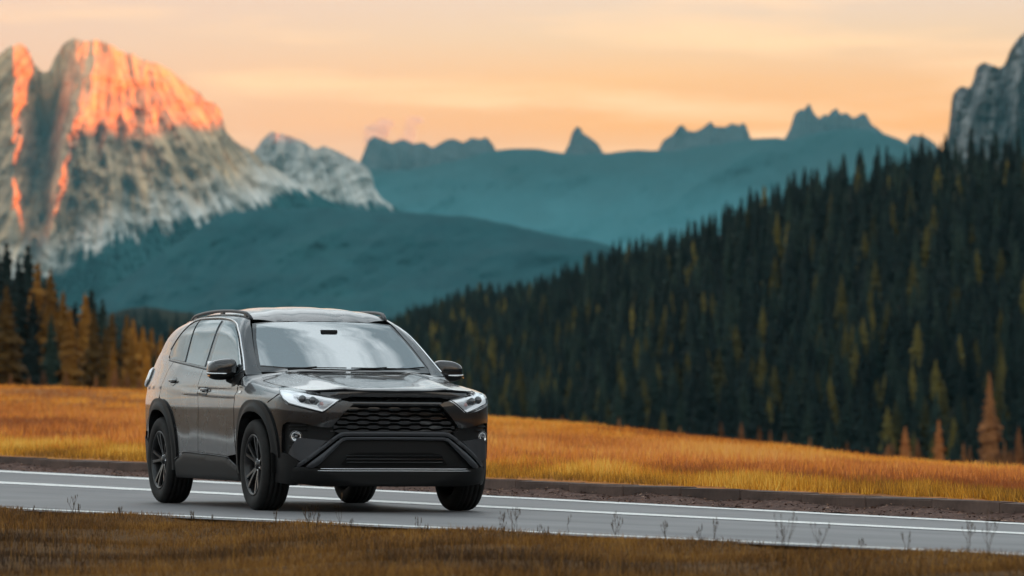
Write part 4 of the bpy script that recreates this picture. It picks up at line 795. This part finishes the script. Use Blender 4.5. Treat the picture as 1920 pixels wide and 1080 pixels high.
rg_ = [(-.385, 1.525), (-.80, 1.530), (-1.045, 1.527), (-.875, 1.178), (-.30, 1.143)]
qg = [(-1.09, 1.524), (-1.20, 1.514), (-1.295, 1.486), (-1.385, 1.425), (-1.48, 1.345), (-1.535, 1.285), (-1.525, 1.24), (-1.45, 1.211), (-1.00, 1.187), (-.94, 1.185)]
for nm, g in (('front_window', fg), ('rear_window', rg_), ('quarter_window', qg)):
    panel(nm, side3(g), VS, M_glass2, CAR, .003, .03, depth=.006, mirror=True)
tp = on_surf(side3([tuple(p) for p in smooth_path(DLO_top[:-2], 3)]), .004)
tube('window_trim', tp, .0065, M_chrome, CAR, 6, mirror=True)
bt = on_surf(side3([tuple(p) for p in smooth_path(DLO_bot, 3)]), .004)
tube('window_trim', bt, .006, M_gun, CAR, 6, mirror=True)
# --- plastic cladding
def arch_trim(cx, front):
    o = arch(cx, .515, 4, 176); i = arch(cx, .425, -6, 186)
    if front: oo = np.vstack([[(cx + .40, .46), (cx + .44, .47)], o, [(cx - .50, .36), (cx - .47, .29), (cx - .40, .29)]])
    else: oo = np.vstack([[(cx + .40, .29), (cx + .47, .29), (cx + .50, .36)], o, [(cx - .47, .38), (cx - .44, .33), (cx - .38, .33)]])
    return np.vstack([oo, i[(i[:, 1] > .47 if front else i[:, 1] > .33) | (i[:, 0] < cx if front else i[:, 0] > cx)][::-1]])
def trim_fn(cx):
    def f(P):
        r = np.hypot(P[:, 0] - cx, (P[:, 2] - WHR)); return .014 + .016 * (1 / (1 + np.exp((r - .475) / .006)))
    return f
for cx, fr in ((WHX, True), (-WHX, False)):
    panel('wheel_arch_trim', side3(arch_trim(cx, fr)), (0, 1, 0), M_plastic, CAR, 0., .016, depth=.07, mirror=True, fn=trim_fn(cx))
sill = [(-.93, .225), (.93, .225), (.905, .335), (.70, .385), (.55, .411), (-.646, .434), (-.80, .392), (-.93, .365)]
panel('sill_cladding', side3(sill), (0, 1, 0), M_plastic, CAR, .02, .022, depth=.06, mirror=True, round_edge=.010)
tube('sill_strip', on_surf(side3([tuple(p) for p in smooth_path([(.90, .342), (.70, .392), (.55, .417), (-.646, .440), (-.80, .398), (-.95, .369)], 4)]), .018), .0035, M_gun, CAR, 6, mirror=True)
# --- front end
panel('front_backing', front3([(y, z) for y, z in ((-.76, .24), (.76, .24), (.76, .60), (.60, .80), (.43, .92), (-.43, .92), (-.60, .80), (-.76, .60))]), VF, M_under, CAR, -.055, .04, depth=0.)
def cband(name, half, m, off, sp=.02, depth=.03, **k):
    h = np.array(half, float); ring = np.vstack([h, (h * [-1, 1])[::-1]]); keep = [0]
    for i in range(1, len(ring)):
        if np.linalg.norm(ring[i] - ring[keep[-1]]) > 1e-4: keep.append(i)
    ring = ring[keep]
    if np.linalg.norm(ring[0] - ring[-1]) < 1e-4: ring = ring[:-1]
    return panel(name, front3(ring), VF, m, CAR, off, sp, depth, **k)
cband('upper_bar', [(0, .950), (-.25, .9495), (-.43, .947), (-.605, .940), (-.60, .922), (-.52, .906), (-.445, .890), (-.40, .898), (-.36, .906), (0, .908)], M_paint, -.001, .016, round_edge=.003)
GR = cband('grille', [(0, .866), (-.375, .866), (-.415, .856), (-.385, .838), (0, .838)], M_glossblk, .004, .014, .03, round_edge=.006)
GR['label'] = 'black honeycomb grille'
def slat(zc, ph, thick):
    yl = .372 + (.83 - zc) * .80; ys = np.linspace(-yl, yl, 90); half_t = thick[0] + thick[1] * (.5 + .5 * np.tanh(3.5 * np.cos(2 * math.pi * ys / .172 + ph)))
    up_ = np.stack([ys, zc + half_t], 1); dn = np.stack([ys[::-1], zc - half_t[::-1]], 1)
    panel('slat', front3(np.vstack([up_, dn])), VF, M_glossblk, GR, -.016, .02, .022)
for i, zc in enumerate((.812, .776, .740, .704, .668, .636)): slat(zc, math.pi * (i % 2), (.0035, .0095))
for i in range(-5, 6):                                     # uprights behind the slats
    y = i * .086; zt = .838; zb = max(.64, .0)
    if abs(y) > .43: continue
    panel('grille_upright', front3([(y - .006, zb), (y + .006, zb), (y + .006, zt), (y - .006, zt)]), VF, M_under, GR, -.046, .05, .006)
# bumper corners in body colour (below the headlights, round to the wheel arch)
hd_px = [(521.7, 721.5), (523, 732.5), (525.5, 740), (529, 745.7), (536, 751.7), (603.5, 768), (608, 765.6), (631, 748), (639, 744), (602, 736), (575, 729.8), (560, 726.3), (540, 722.3)]
hd3 = px3(hd_px)
cor = [(500, 752), (512, 743), (523.5, 735), (526, 742), (529.5, 748), (536, 754), (603.5, 770.5), (609, 767.5), (632, 750), (641, 746), (652, 748), (661, 753), (655, 758), (634, 781), (621.5, 796), (612, 797), (598, 796), (560, 788), (538, 787), (529, 792), (527, 806), (527, 846), (522, 852), (509, 848), (506, 830)]
cor3 = px3(cor); a_f = side3([p for p in A_F if p[0] > 1.62])
corner = panel('front_bumper', np.vstack([cor3, a_f[(a_f[:, 2] > .50)]]), (-.70, .71, -.05), M_paint, CAR, 0., .02, .03, mirror=True)
# fog lamp bay and bezel
panel('fog_lamp_bay', px3([(526, 790), (538, 785), (560, 786), (600, 795), (622, 796), (628, 808), (614, 824), (562, 820), (548, 842), (540, 850), (524, 848)]), VC, M_plastic, CAR, -.030, .02, .0, mirror=True)
bez = px3([(559, 816.5), (585, 819), (613, 822), (590, 842), (566, 862), (553, 854), (541, 846)])
panel('fog_lamp_bezel', bez, VC, M_gun, CAR, .004, .016, .04, mirror=True, fn=lambda P: .016 * gs(np.abs(P[:, 1]), .775, .03))
cband('lower_frame', [(0, .634), (-.40, .633), (-.445, .627), (-.50, .592), (-.63, .492), (-.755, .385), (-.765, .362), (-.745, .358), (-.72, .378), (-.60, .478), (-.47, .577), (-.425, .598), (0, .602)], M_gun, .014, .018, .05, round_edge=.008)
cband('intake_frame', [(0, .592), (-.40, .590), (-.435, .583), (-.50, .535), (-.66, .405), (-.705, .362), (-.69, .350), (-.655, .352), (-.62, .372), (-.50, .485), (-.43, .557), (-.40, .567), (0, .569)], M_gun, .022, .016, .05, round_edge=.008)
cband('intake_panel', [(0, .571), (-.40, .569), (-.43, .560), (-.50, .487), (-.655, .352), (-.50, .346), (0, .346)], M_plastic, -.014, .03, .0)
IG = cband('intake_grille', [(0, .470), (-.30, .470), (-.38, .455), (-.44, .375), (-.40, .366), (0, .366)], M_under, -.008, .03, .0)
for z in (.445, .420, .395): panel('intake_slat', front3([(-.40, z - .004), (.40, z - .004), (.39, z + .004), (-.39, z + .004)]), VF, M_glossblk, CAR, .0, .05, .02)
cband('lower_lip', [(0, .345), (-.62, .345), (-.70, .352), (-.765, .358), (-.80, .352), (-.80, .26), (-.77, .225), (-.60, .205), (0, .203)], M_plastic, .006, .024, .05, round_edge=.008)
for z, w in ((.347, .60), (.331, .62)): tube('lip_strip', on_surf(np.array([(2.25 - .2 * y * y, y, z) for y in np.linspace(-w, w, 41)]), .012), .0032, M_chrome, CAR, 6)
lowc = np.vstack([side3([(1.77, .23), (1.80, .30), (1.795, .46), (1.83, .475), (1.95, .465)]), px3([(541, 848), (553, 856), (566, 865)]), front3([(-.78, .36), (-.79, .25), (-.76, .215)])])
panel('bumper_end', lowc, (-.70, .71, 0), M_plastic, CAR, .002, .02, .05, mirror=True)
# --- headlights
def headlight(s):
    h = panel('headlight', hd3 * [1, s, 1], np.array(VC) * [1, s, 1], M_lampwhite, CAR, -.035, .014, .0)
    pc = hd3.mean(0)
    def sub(name, px, m, off, depth=.02, sp=.01, **k):
        P = px3(px) * [1, s, 1]; return panel(name, P, np.array(VC) * [1, s, 1], m, h, off, sp, depth, **k)
    sub('bulb_housing', [(549, 735.5), (578, 739), (593, 742), (596, 748), (590, 753.5), (573, 752), (560, 749.5), (552, 742)], M_lampdark, -.020, round_edge=.008)
    sub('indicator_housing', [(592, 743.5), (612, 747), (624, 749), (610, 762), (598, 762), (592, 755), (597, 748)], M_lampgrey, -.022, round_edge=.006)
    sub('daytime_light', [(523.5, 724), (536, 724.3), (560, 728.6), (602, 738.8), (634, 745), (629, 748.2), (600, 742.5), (560, 734), (547, 732), (545, 741), (552, 748.5), (578, 756), (604, 764.5), (602, 766.8), (560, 756), (537, 750), (528, 742.5)], M_drl, -.012, .014)
    sub('daytime_light', [(629.5, 749), (633, 748.2), (609, 765), (605.5, 765)], M_drl, -.012, .014)
    for (u, v, r) in ((563.5, 743, .030), (583, 745.5, .030)):
        c = px3([(u, v)])[0] * [1, s, 1]; n = np.array([.86, -.5 * s, .12]); n /= np.linalg.norm(n)
        V, F = lathe_np([(0, .018), (r * .45, .015), (r * .75, .008), (r * .9, 0), (r, -.004), (r * 1.05, -.02)], 20)
        rotm = np.array(Vector((0, 1, 0)).rotation_difference(Vector(n)).to_matrix())
        link('projector', mesh_np('projector', V @ rotm.T + c - n * .022, F, M_lampdark), h)
    c = px3([(601, 752)])[0] * [1, s, 1]
    V, F = lathe_np([(0, .008), (.012, .005), (.017, -.004)], 16); rotm = np.array(Vector((0, 1, 0)).rotation_difference(Vector((.9, -.4 * s, .1)).normalized()).to_matrix())
    link('indicator_bulb', mesh_np('indicator_bulb', V @ rotm.T + c - np.array([.9, -.4 * s, .1]) * .022, F, M_indic), h)
    panel('lens', hd3 * [1, s, 1], np.array(VC) * [1, s, 1], M_lens, h, .002, .016, .006)
    # black shut line round the lamp
    e = dens(hd3 * [1, s, 1], .02); tube('headlight_seal', on_surf(np.vstack([e, e[:2]]), -.002), .0045, M_glossblk, h, 6)
M_drl = mat('daytime_light_white', (.90, .92, .93), .25, 0, .5, coat=.5, **{'Emission Color': (.93, .97, 1., 1), 'Emission Strength': .10})
M_indic = mat('indicator_pink', (.70, .42, .40), .2, 0, .5, coat=.8)
headlight(1); headlight(-1)
for s in (1, -1):
    c = np.array([2.075, -.775 * s, .592]); n = np.array([.93, -.36 * s, .03]); n /= np.linalg.norm(n)
    rotm = np.array(Vector((0, 1, 0)).rotation_difference(Vector(n)).to_matrix())
    V, F = lathe_np([(0, -.020), (.016, -.016), (.028, -.006), (.035, .006), (.038, .004), (.038, -.05)], 24)
    fo = link('fog_lamp', mesh_np('fog_lamp', V @ rotm.T + on_surf(c[None], -.012)[0], F, M_chrome), CAR)
    V, F = lathe_np([(0, .020), (.010, .018), (.014, .010), (.014, .0)], 14); link('fog_bulb', mesh_np('fog_bulb', V @ rotm.T + on_surf(c[None], -.012)[0], F, M_lampdark), fo)
    V, F = lathe_np([(.037, -.008), (.043, .004), (.050, .002), (.054, -.03)], 24); link('fog_lamp_ring', mesh_np('fog_lamp_ring', V @ rotm.T + on_surf(c[None], -.012)[0], F, M_glossblk), fo)
    for dz in (.085, .055, -.075, -.10):
        p = on_surf(np.array([(2.02, -.82 * s, .592 + dz), (2.09, -.76 * s, .592 + dz), (2.13, -.70 * s, .592 + dz)]), -.016); tube('bay_rib', smooth_path(p, 4), .006, M_plastic, CAR, 6)
# --- rear end
hat = [(-.60, .62), (.60, .62), (.74, 1.0), (.66, 1.10), (.53, 1.50), (-.53, 1.50), (-.66, 1.10), (-.74, 1.0)]
def rear3(pts): p = np.asarray(pts, float); return cast(np.stack([np.full(len(p), -3.), p[:, 0], p[:, 1]], 1), (1, 0, 0), L=2.4)[0]
panel('tailgate', rear3(hat), (1, 0, 0), M_paint, CAR, 0., .04)
panel('rear_glass', rear3([(-.58, 1.10), (.58, 1.10), (.47, 1.46), (-.47, 1.46)]), (1, 0, 0), M_glass2, CAR, .008, .04, .01)
panel('rear_bumper', rear3([(-.80, .24), (.80, .24), (.84, .60), (-.84, .60)]), (1, 0, 0), M_plastic, CAR, .01, .04, .03)
panel('rear_bumper_end', side3([(-1.86, .34), (-1.90, .50), (-2.16, .56), (-2.19, .70), (-2.24, .70), (-2.22, .28), (-1.95, .26)]), (.5, .85, 0), M_plastic, CAR, .012, .03, .03, mirror=True)
for s in (1, -1):
    tl = side3([(-2.02, 1.13), (-2.13, 1.135), (-2.165, 1.10), (-2.19, .98), (-2.12, .975), (-2.04, 1.03)]) * [1, s, 1]
    t_ = panel('tail_lamp', tl, (.55, .83 * s, 0), M_lampwhite, CAR, .026, .02, .04, round_edge=.014)
    t2 = rear3([(-.80 * s, 1.08), (-.50 * s, 1.06), (-.50 * s, .98), (-.80 * s, .98)]); panel('tail_lamp_inner', t2, (1, 0, 0), M_red, t_, .02, .03, .03)
sp_ = top3([(-1.78, -.56), (-1.78, .56), (-1.93, .52), (-1.95, 0), (-1.93, -.52)]); panel('roof_spoiler', sp_, (0, 0, -1), M_paint, CAR, .018, .03, .03)
# --- roof rails, antenna
rail_xy = smooth_path(GUT[:-1], 5); rl = top3([(x, -y + .012) for x, y in rail_xy]); tt = np.linspace(0, 1, len(rl)); rl[:, 2] += .026 * np.clip(np.minimum(tt / .16, (1 - tt) / .10), 0, 1) ** .6
RAILS = tube('roof_rail', rl, .014, M_gun, CAR, 10, mirror=True, flat=.9)
for ro, s in zip(RAILS, (1, -1)):
    for k in (.18, .55, .88):
        p = rl[int(k * (len(rl) - 1))] * [1, s, 1]; box('rail_foot', p - [0, 0, .018], (.05, .008, .020), M_gun, ro, .006)
tube('roof_gutter', gut3 + [0, .008, .002], .006, M_glossblk, CAR, 6, mirror=True)
V, F = prism_np([(-.09, 0), (.07, 0), (.03, .018), (-.03, .050), (-.065, .058), (-.085, .045)], -.014, .014); V[:, 1] *= np.clip(1 - V[:, 2] / .075, .15, 1)
fin = link('antenna_fin', mesh_np('antenna_fin', V + [-1.50, 0, 1.595], F, M_paint, False), CAR)
# --- mirrors
def superq(h, e=.55, nu=28, nv=18):
    V = []
    for i in range(nv + 1):
        p = -math.pi / 2 + math.pi * i / nv
        for j in range(nu):
            q = 2 * math.pi * j / nu; f = lambda t: math.copysign(abs(t) ** e, t)
            V.append((h[0] * f(math.cos(p)) * f(math.cos(q)), h[1] * f(math.cos(p)) * f(math.sin(q)), h[2] * f(math.sin(p))))
    F = [(i * nu + j, i * nu + (j + 1) % nu, (i + 1) * nu + (j + 1) % nu, (i + 1) * nu + j) for i in range(nv) for j in range(nu)]
    return np.array(V), F
def wing_mirror(s):
    r = empty('wing_mirror', (0, 0, 0), CAR); c = np.array([.62, -.958, 1.116])
    V, F = superq((.085, .120, .086)); 
    V[:, 0] = np.where(V[:, 0] < 0, V[:, 0] * .55, V[:, 0]); V[:, 2] *= 1 - .20 * (V[:, 1] / .120 < 0) * np.abs(V[:, 1] / .120) ** 1.5
    V[:, 2] += .010 * (V[:, 1] / .120)
    up_ = V.copy(); keep = lambda cond: [f for f in F if cond(V[list(f), 2].mean())]
    flip = (lambda f: f[::-1]) if s < 0 else (lambda f: f)
    link('mirror_cap', mesh_np('mirror_cap', (V + c) * [1, s, 1], [flip(f) for f in keep(lambda z: z > -.030)], M_glossblk), r)
    link('mirror_base', mesh_np('mirror_base', (V * .985 + c) * [1, s, 1], [flip(f) for f in keep(lambda z: z <= -.028)], M_plastic), r)
    p = c + np.array([(.083, .02, -.034), (.082, -.05, -.033), (.068, -.10, -.032), (.02, -.128, -.030)]); tube('turn_signal', smooth_path(p, 5) * [1, s, 1], .0065, M_chrome, r, 6)
    p = c + np.array([(.06, -.118, -.052), (.035, -.125, -.050)]); tube('side_marker', p * [1, s, 1], .006, M_amber, r, 6)
    st = np.array([c + (.0, .06, -.06), c + (.03, .10, -.09), c + (.07, .125, -.125), (.74, -.845, 1.00)]); tube('mirror_stalk', smooth_path(st, 5) * [1, s, 1], np.linspace(.042, .030, 16), M_plastic, r, 12)
    sail = side3([(.86, 1.10), (.70, 1.072), (.66, 1.03), (.70, .975), (.80, .985), (.885, 1.05)]) * [1, s, 1]; panel('mirror_foot', sail, (0, s, -.1), M_plastic, r, .004, .02, .02, round_edge=.004)
    V2, F2 = box_np((0, 0, 0), (.004, .105, .062), .003); link('mirror_glass', mesh_np('mirror_glass', (V2 + c + [-.045, 0, .004]) * [1, s, 1], F2, M_chrome), r)
wing_mirror(1); wing_mirror(-1)
# --- door handles
for (u, v), (da, db) in (((383.4, 731), door_f), ((324, 713.5), door_r)):
    c = px3([(u, v)])[0]
    for d_, s in ((da, 1), (db, -1)):
        pk = side3([(c[0] + .085 * math.cos(a), c[2] + .038 * math.sin(a)) for a in np.linspace(0, 2 * math.pi, 20, endpoint=False)]) * [1, s, 1]
        hh = panel('handle', pk, (0, s, -.05), M_glossblk, d_, .003, .012, .004)
        bar = on_surf(side3([(c[0] + .095, c[2] - .004), (c[0] + .05, c[2]), (c[0], c[2]), (c[0] - .06, c[2]), (c[0] - .10, c[2] - .003)]), .024) * [1, s, 1]; bar[[0, -1], 1] += .014 * s
        tube('handle_bar', smooth_path(bar, 4), .012, M_paint, hh, 8, flat=.6)
# small plain plate on the front wing, wipers, fuel flap seam
bdg = side3([(.99, .945), (.93, .945), (.93, .925), (.99, .925)]); panel('wing_plate', bdg, (0, 1, 0), M_chrome, CAR, .006, .02, .004, mirror=True)
for y0, y1 in ((.62, .02), (-.02, -.52)):
    ys = np.linspace(y0, y1, 14); p = on_surf(np.array([(1.0 - .17 * y * y - .02, y, 1.128) for y in ys]), .012); w_ = tube('wiper', p, .005, M_plastic, CAR, 6)
    a = on_surf(np.array([(1.06 - .16 * y1 * y1, y1 + .0, 1.11), (.99 - .17 * ((y0 + y1) / 2) ** 2, (y0 + y1) / 2, 1.13)]), .022); tube('wiper_arm', a, .008, M_plastic, w_, 6)
# --- wheels
def build_wheel():
    r = empty('wheel', (0, 0, 0), CAR); W = .1175
    # tyre: outer side is -y
    half = [(.236, -.085), (.246, -.098), (.262, -.110), (.290, -.1165), (.318, -.116), (.338, -.110), (.350, -.100), (.356, -.092)]
    tread = []
    for y in (-.072, -.036, 0., .036, .072): tread.append(y)
    prof = list(half)
    gro = [(-.060, .011), (-.020, .012), (.020, .012), (.060, .011)]
    pr = [(.3595, -.082)]
    for y, w in gro: rr_ = .3622 - .06 * (y * y) ; pr += [(rr_, y - w / 2 - .001), (rr_ - .008, y - w / 2 + .001), (rr_ - .008, y + w / 2 - .001), (rr_, y + w / 2 + .001)]
    pr += [(.3595, .082)]
    prof = half + pr + [(q[0], -q[1]) for q in half[::-1]]
    V, F = lathe_np(prof, 96)
    # shoulder blocks: cut shallow sipes by pulling in every few segments near the shoulders
    n = len(prof)
    for k in range(96):
        if k % 2 == 0:
            for i in (6, 7, 8, n - 9, n - 8, n - 7): V[k * n + i, [0, 2]] *= .9905
    ty = link('tyre', mesh_np('tyre', V, [f[::-1] for f in F], M_rubber), r)
    prof = [(.240, -.095), (.243, -.103), (.236, -.106), (.226, -.098), (.222, -.080), (.214, -.05), (.208, .06), (.230, .10)]
    V, F = lathe_np(prof, 72); rim = link('rim', mesh_np('rim', V, [f[::-1] for f in F], M_rim), r)
    parts = []
    for k in range(5):
        a0 = 2 * math.pi * k / 5 + math.pi / 2
        for sgn in (-1, 1):
            a_in, a_out = a0 + sgn * .10, a0 + sgn * .20
            pts = []
            for rr_, aa, yy, ww, hh in ((.045, a_in * 1.0, -.062, .019, .020), (.09, a0 + sgn * .15, -.072, .0155, .018), (.15, a0 + sgn * .185, -.084, .0135, .014), (.205, a0 + sgn * .20, -.092, .015, .012), (.228, a0 + sgn * .205, -.094, .019, .010)):
                d = np.array([math.cos(aa), 0, math.sin(aa)]); t = np.array([-math.sin(aa), 0, math.cos(aa)]); c = d * rr_ + np.array([0, yy, 0])
                pts.append([c - t * ww + [0, hh, 0], c - t * ww * .75 - [0, .004, 0], c + t * ww * .75 - [0, .004, 0], c + t * ww + [0, hh, 0], c + [0, hh * 2.2, 0]])
            V = np.array(pts).reshape(-1, 3); m = 5; F = [(i * m + j, i * m + (j + 1) % m, (i + 1) * m + (j + 1) % m, (i + 1) * m + j) for i in range(len(pts) - 1) for j in range(m)] + [tuple(range(m))[::-1], tuple((len(pts) - 1) * m + j for j in range(m))]
            parts.append((V, F))
    for k in range(5):
        V, F = join(parts[2 * k], parts[2 * k + 1]); me = mesh_np('spoke', V, F, M_rim, False); link('spoke', me, rim)
    V, F = lathe_np([(0, -.082), (.026, -.081), (.031, -.076), (.034, -.066), (.060, -.058), (.066, -.03), (.066, .04)], 32); link('hub', mesh_np('hub', V, [f[::-1] for f in F], M_rim), rim)
    for k in range(5):
        a = 2 * math.pi * (k + .5) / 5 + math.pi / 2; V, F = lathe_np([(0, -.066), (.007, -.065), (.010, -.060), (.010, -.04)], 8); link('wheel_nut', mesh_np('wheel_nut', V + [.046 * math.cos(a), 0, .046 * math.sin(a)], [f[::-1] for f in F], M_chrome), rim)
    V, F = lathe_np([(.06, -.012), (.155, -.012), (.158, -.006), (.158, .006), (.06, .010)], 48); link('brake_disc', mesh_np('brake_disc', V, [f[::-1] for f in F], M_disc), r)
    V, F = box_np((.125, -.01, .04), (.035, .03, .075), .012); link('caliper', mesh_np('caliper', V, F, M_gun), r)
    V, F = lathe_np([(.0, .015), (.215, .015), (.215, .06)], 40); link('brake_shield', mesh_np('brake_shield', V, F, M_under), r)
    return r
WH0 = build_wheel(); wheel_tree = [(c, list(c.children)) for c in WH0.children]
for i, (x, s, spin) in enumerate(((WHX, -1, .25), (-WHX, -1, -.2), (WHX, 1, .5), (-WHX, 1, .1))):
    if i == 0: r = WH0
    else:
        r = WH0.copy(); COL.objects.link(r); r.parent = CAR
        for c, gc in wheel_tree:
            k = c.copy(); COL.objects.link(k); k.parent = r
            for g in gc: q = g.copy(); COL.objects.link(q); q.parent = k
    r.location = (x, s * (WHY + .012), WHR); r.rotation_euler = (0, spin, 0) if s < 0 else (0, 0, math.pi)
# --- underside, wheel housings, cabin
for x in (WHX, -WHX):
    for s in (-1, 1):
        a = np.linspace(R(-8), R(188), 26); ri = .43; V = []; F = []
        for t in a:
            c, q = math.cos(t), math.sin(t); k = 1. if q < 0 else (1 / (abs(c) ** 2.4 + abs(q) ** 2.4) ** (1 / 2.4))
            V += [(x + ri * c * k, s * .885, WHR + ri * q * k), (x + ri * c * k, s * .58, WHR + ri * q * k)]
        F = [(2 * i, 2 * i + 1, 2 * i + 3, 2 * i + 2) for i in range(25)] + [tuple(2 * i + 1 for i in range(26))]
        link('wheel_housing', mesh_np('wheel_housing', V, F, M_under), CAR)
box('floor_pan', (0, 0, .36), (2.08, .57, .13), M_under, CAR, .03)
box('floor_pan', (0, 0, .38), (.90, .84, .12), M_under, CAR, .03)
box('bulkhead', (1.55, 0, .62), (.52, .56, .22), M_under, CAR, .03)
box('luggage_floor', (-1.6, 0, .70), (.55, .58, .25), M_under, CAR, .03)
tube('exhaust_pipe', np.array([(.9, -.25, .235), (.2, -.30, .23), (-.5, -.34, .235), (-1.0, -.42, .25), (-1.9, -.45, .30)]), .032, M_disc, CAR, 10)
box('silencer', (.25, -.34, .235), (.22, .10, .055), M_disc, CAR, .03)
tube('axle', np.array([(-1.385, -.66, .33), (-1.385, .66, .33)]), .045, M_under, CAR, 10); tube('axle', np.array([(1.385, -.66, .33), (1.385, .66, .33)]), .045, M_under, CAR, 10)
dash = box('dashboard', (.78, 0, .99), (.22, .70, .10), M_seat, CAR, .05)
for y in (-.36, .36):
    st_ = box('seat', (-.05, y, .62), (.26, .25, .10), M_seat, CAR, .05)
    box('seat_back', (-.30, y, .93), (.07, .24, .33), M_seat, st_, .05, rot=(R(-14), 'Y')); box('headrest', (-.40, y, 1.32), (.05, .13, .085), M_seat, st_, .04)
st_ = box('rear_seat', (-1.0, 0, .66), (.25, .62, .10), M_seat, CAR, .05); box('seat_back', (-1.28, 0, .95), (.07, .62, .32), M_seat, st_, .05, rot=(R(-16), 'Y'))
V, F = [], []
ring_ = np.array([(0, .185 * math.cos(t), .185 * math.sin(t)) for t in np.linspace(0, 2 * math.pi, 33)]) @ np.array(Matrix.Rotation(R(-28), 3, 'Y')).T + [.42, .36, 1.02]
sw = tube('steering_wheel', ring_, .015, M_plastic, CAR, 8); box('steering_boss', (.43, .36, 1.015), (.02, .06, .05), M_plastic, sw, .015, rot=(R(-28), 'Y'))
box('inside_mirror', (.34, 0, 1.405), (.012, .115, .032), M_plastic, CAR, .01); box('sensor_housing', (.40, 0, 1.425), (.06, .07, .022), M_plastic, CAR, .012)
# ---------------------------------------------------------------- set the car down on the road
CAR.rotation_euler = (0, 0, YAW - math.pi / 2)
_A = []; _B = []
for x in (WHX, -WHX):
    for y in (-WHY, WHY):
        p = np.array([CARX, CARD, 0]) + x * _fw + y * _lt; s, t = st(p[0], p[1]); _A.append((1, x, y)); _B.append(float(zroad(s, t)))
c0, cxs, cys = np.linalg.lstsq(np.array(_A), np.array(_B), rcond=None)[0]
CAR.location = (CARX, CARD, c0); CAR.rotation_euler = (math.atan(cys), -math.atan(cxs), YAW - math.pi / 2)
print('car z', c0, cxs, cys, 'MISS', MISS)
# ---------------------------------------------------------------- air
V, F = box_np((-1500, 10500, 900), (10500, 20500, 1500), 0)
M_haze = bpy.data.materials.new('blue_mountain_haze'); M_haze.use_nodes = True; _t = M_haze.node_tree; _t.nodes.remove(_t.nodes['Principled BSDF'])
_v = _t.nodes.new('ShaderNodeVolumePrincipled'); _v.inputs['Color'].default_value = (.26, .74, .84, 1); _v.inputs['Density'].default_value = 1.5e-5; _v.inputs['Anisotropy'].default_value = .0
_t.links.new(_v.outputs[0], _t.nodes['Material Output'].inputs['Volume'])
tag(link('haze', mesh_np('haze', V, F, M_haze, False)), 'pale blue air between the mountains', 'haze', None, 'stuff')
# ---------------------------------------------------------------- small evening clouds far behind the peaks
M_cloud = bpy.data.materials.new('evening_cloud'); M_cloud.use_nodes = True; _t = M_cloud.node_tree; _t.nodes.remove(_t.nodes['Principled BSDF'])
_v = _t.nodes.new('ShaderNodeVolumePrincipled'); _v.inputs['Color'].default_value = (.95, .95, .95, 1); _v.inputs['Density'].default_value = 1.5e-2; _v.inputs['Anisotropy'].default_value = .0
_t.links.new(_v.outputs[0], _t.nodes['Material Output'].inputs['Volume'])
def cloud(blobs, seed):
    parts = []; r_ = np.random.default_rng(seed); dd = 33500.
    for u, v, ru, rv in blobs:
        bm = bmesh.new(); bmesh.ops.create_icosphere(bm, subdivisions=4, radius=1.); V = np.array([tuple(q.co) for q in bm.verts]); bm.verts.index_update(); F = [tuple(q.index for q in f.verts) for f in bm.faces]; bm.free()
        V = V * (.62 + .75 * fbm(V[:, 0] * 1.9 + 7 + u, V[:, 2] * 1.9 + V[:, 1] * 1.3 + v, 5, seed))[:, None]; k = dd / FPX
        parts.append((V * [ru * k, ru * k * .5, rv * k] + [(u - 960) * k, dd, CAMH + (HZ - v) * k], F))
    V, F = join(*parts); tag(link('cloud', mesh_np('cloud', V, F, M_cloud)), kind='structure')
cloud([(708, 244, 26, 15), (722, 232, 20, 10), (700, 262, 20, 16)], 3); cloud([(768, 250, 12, 30), (776, 226, 18, 9), (760, 268, 20, 14)], 4)
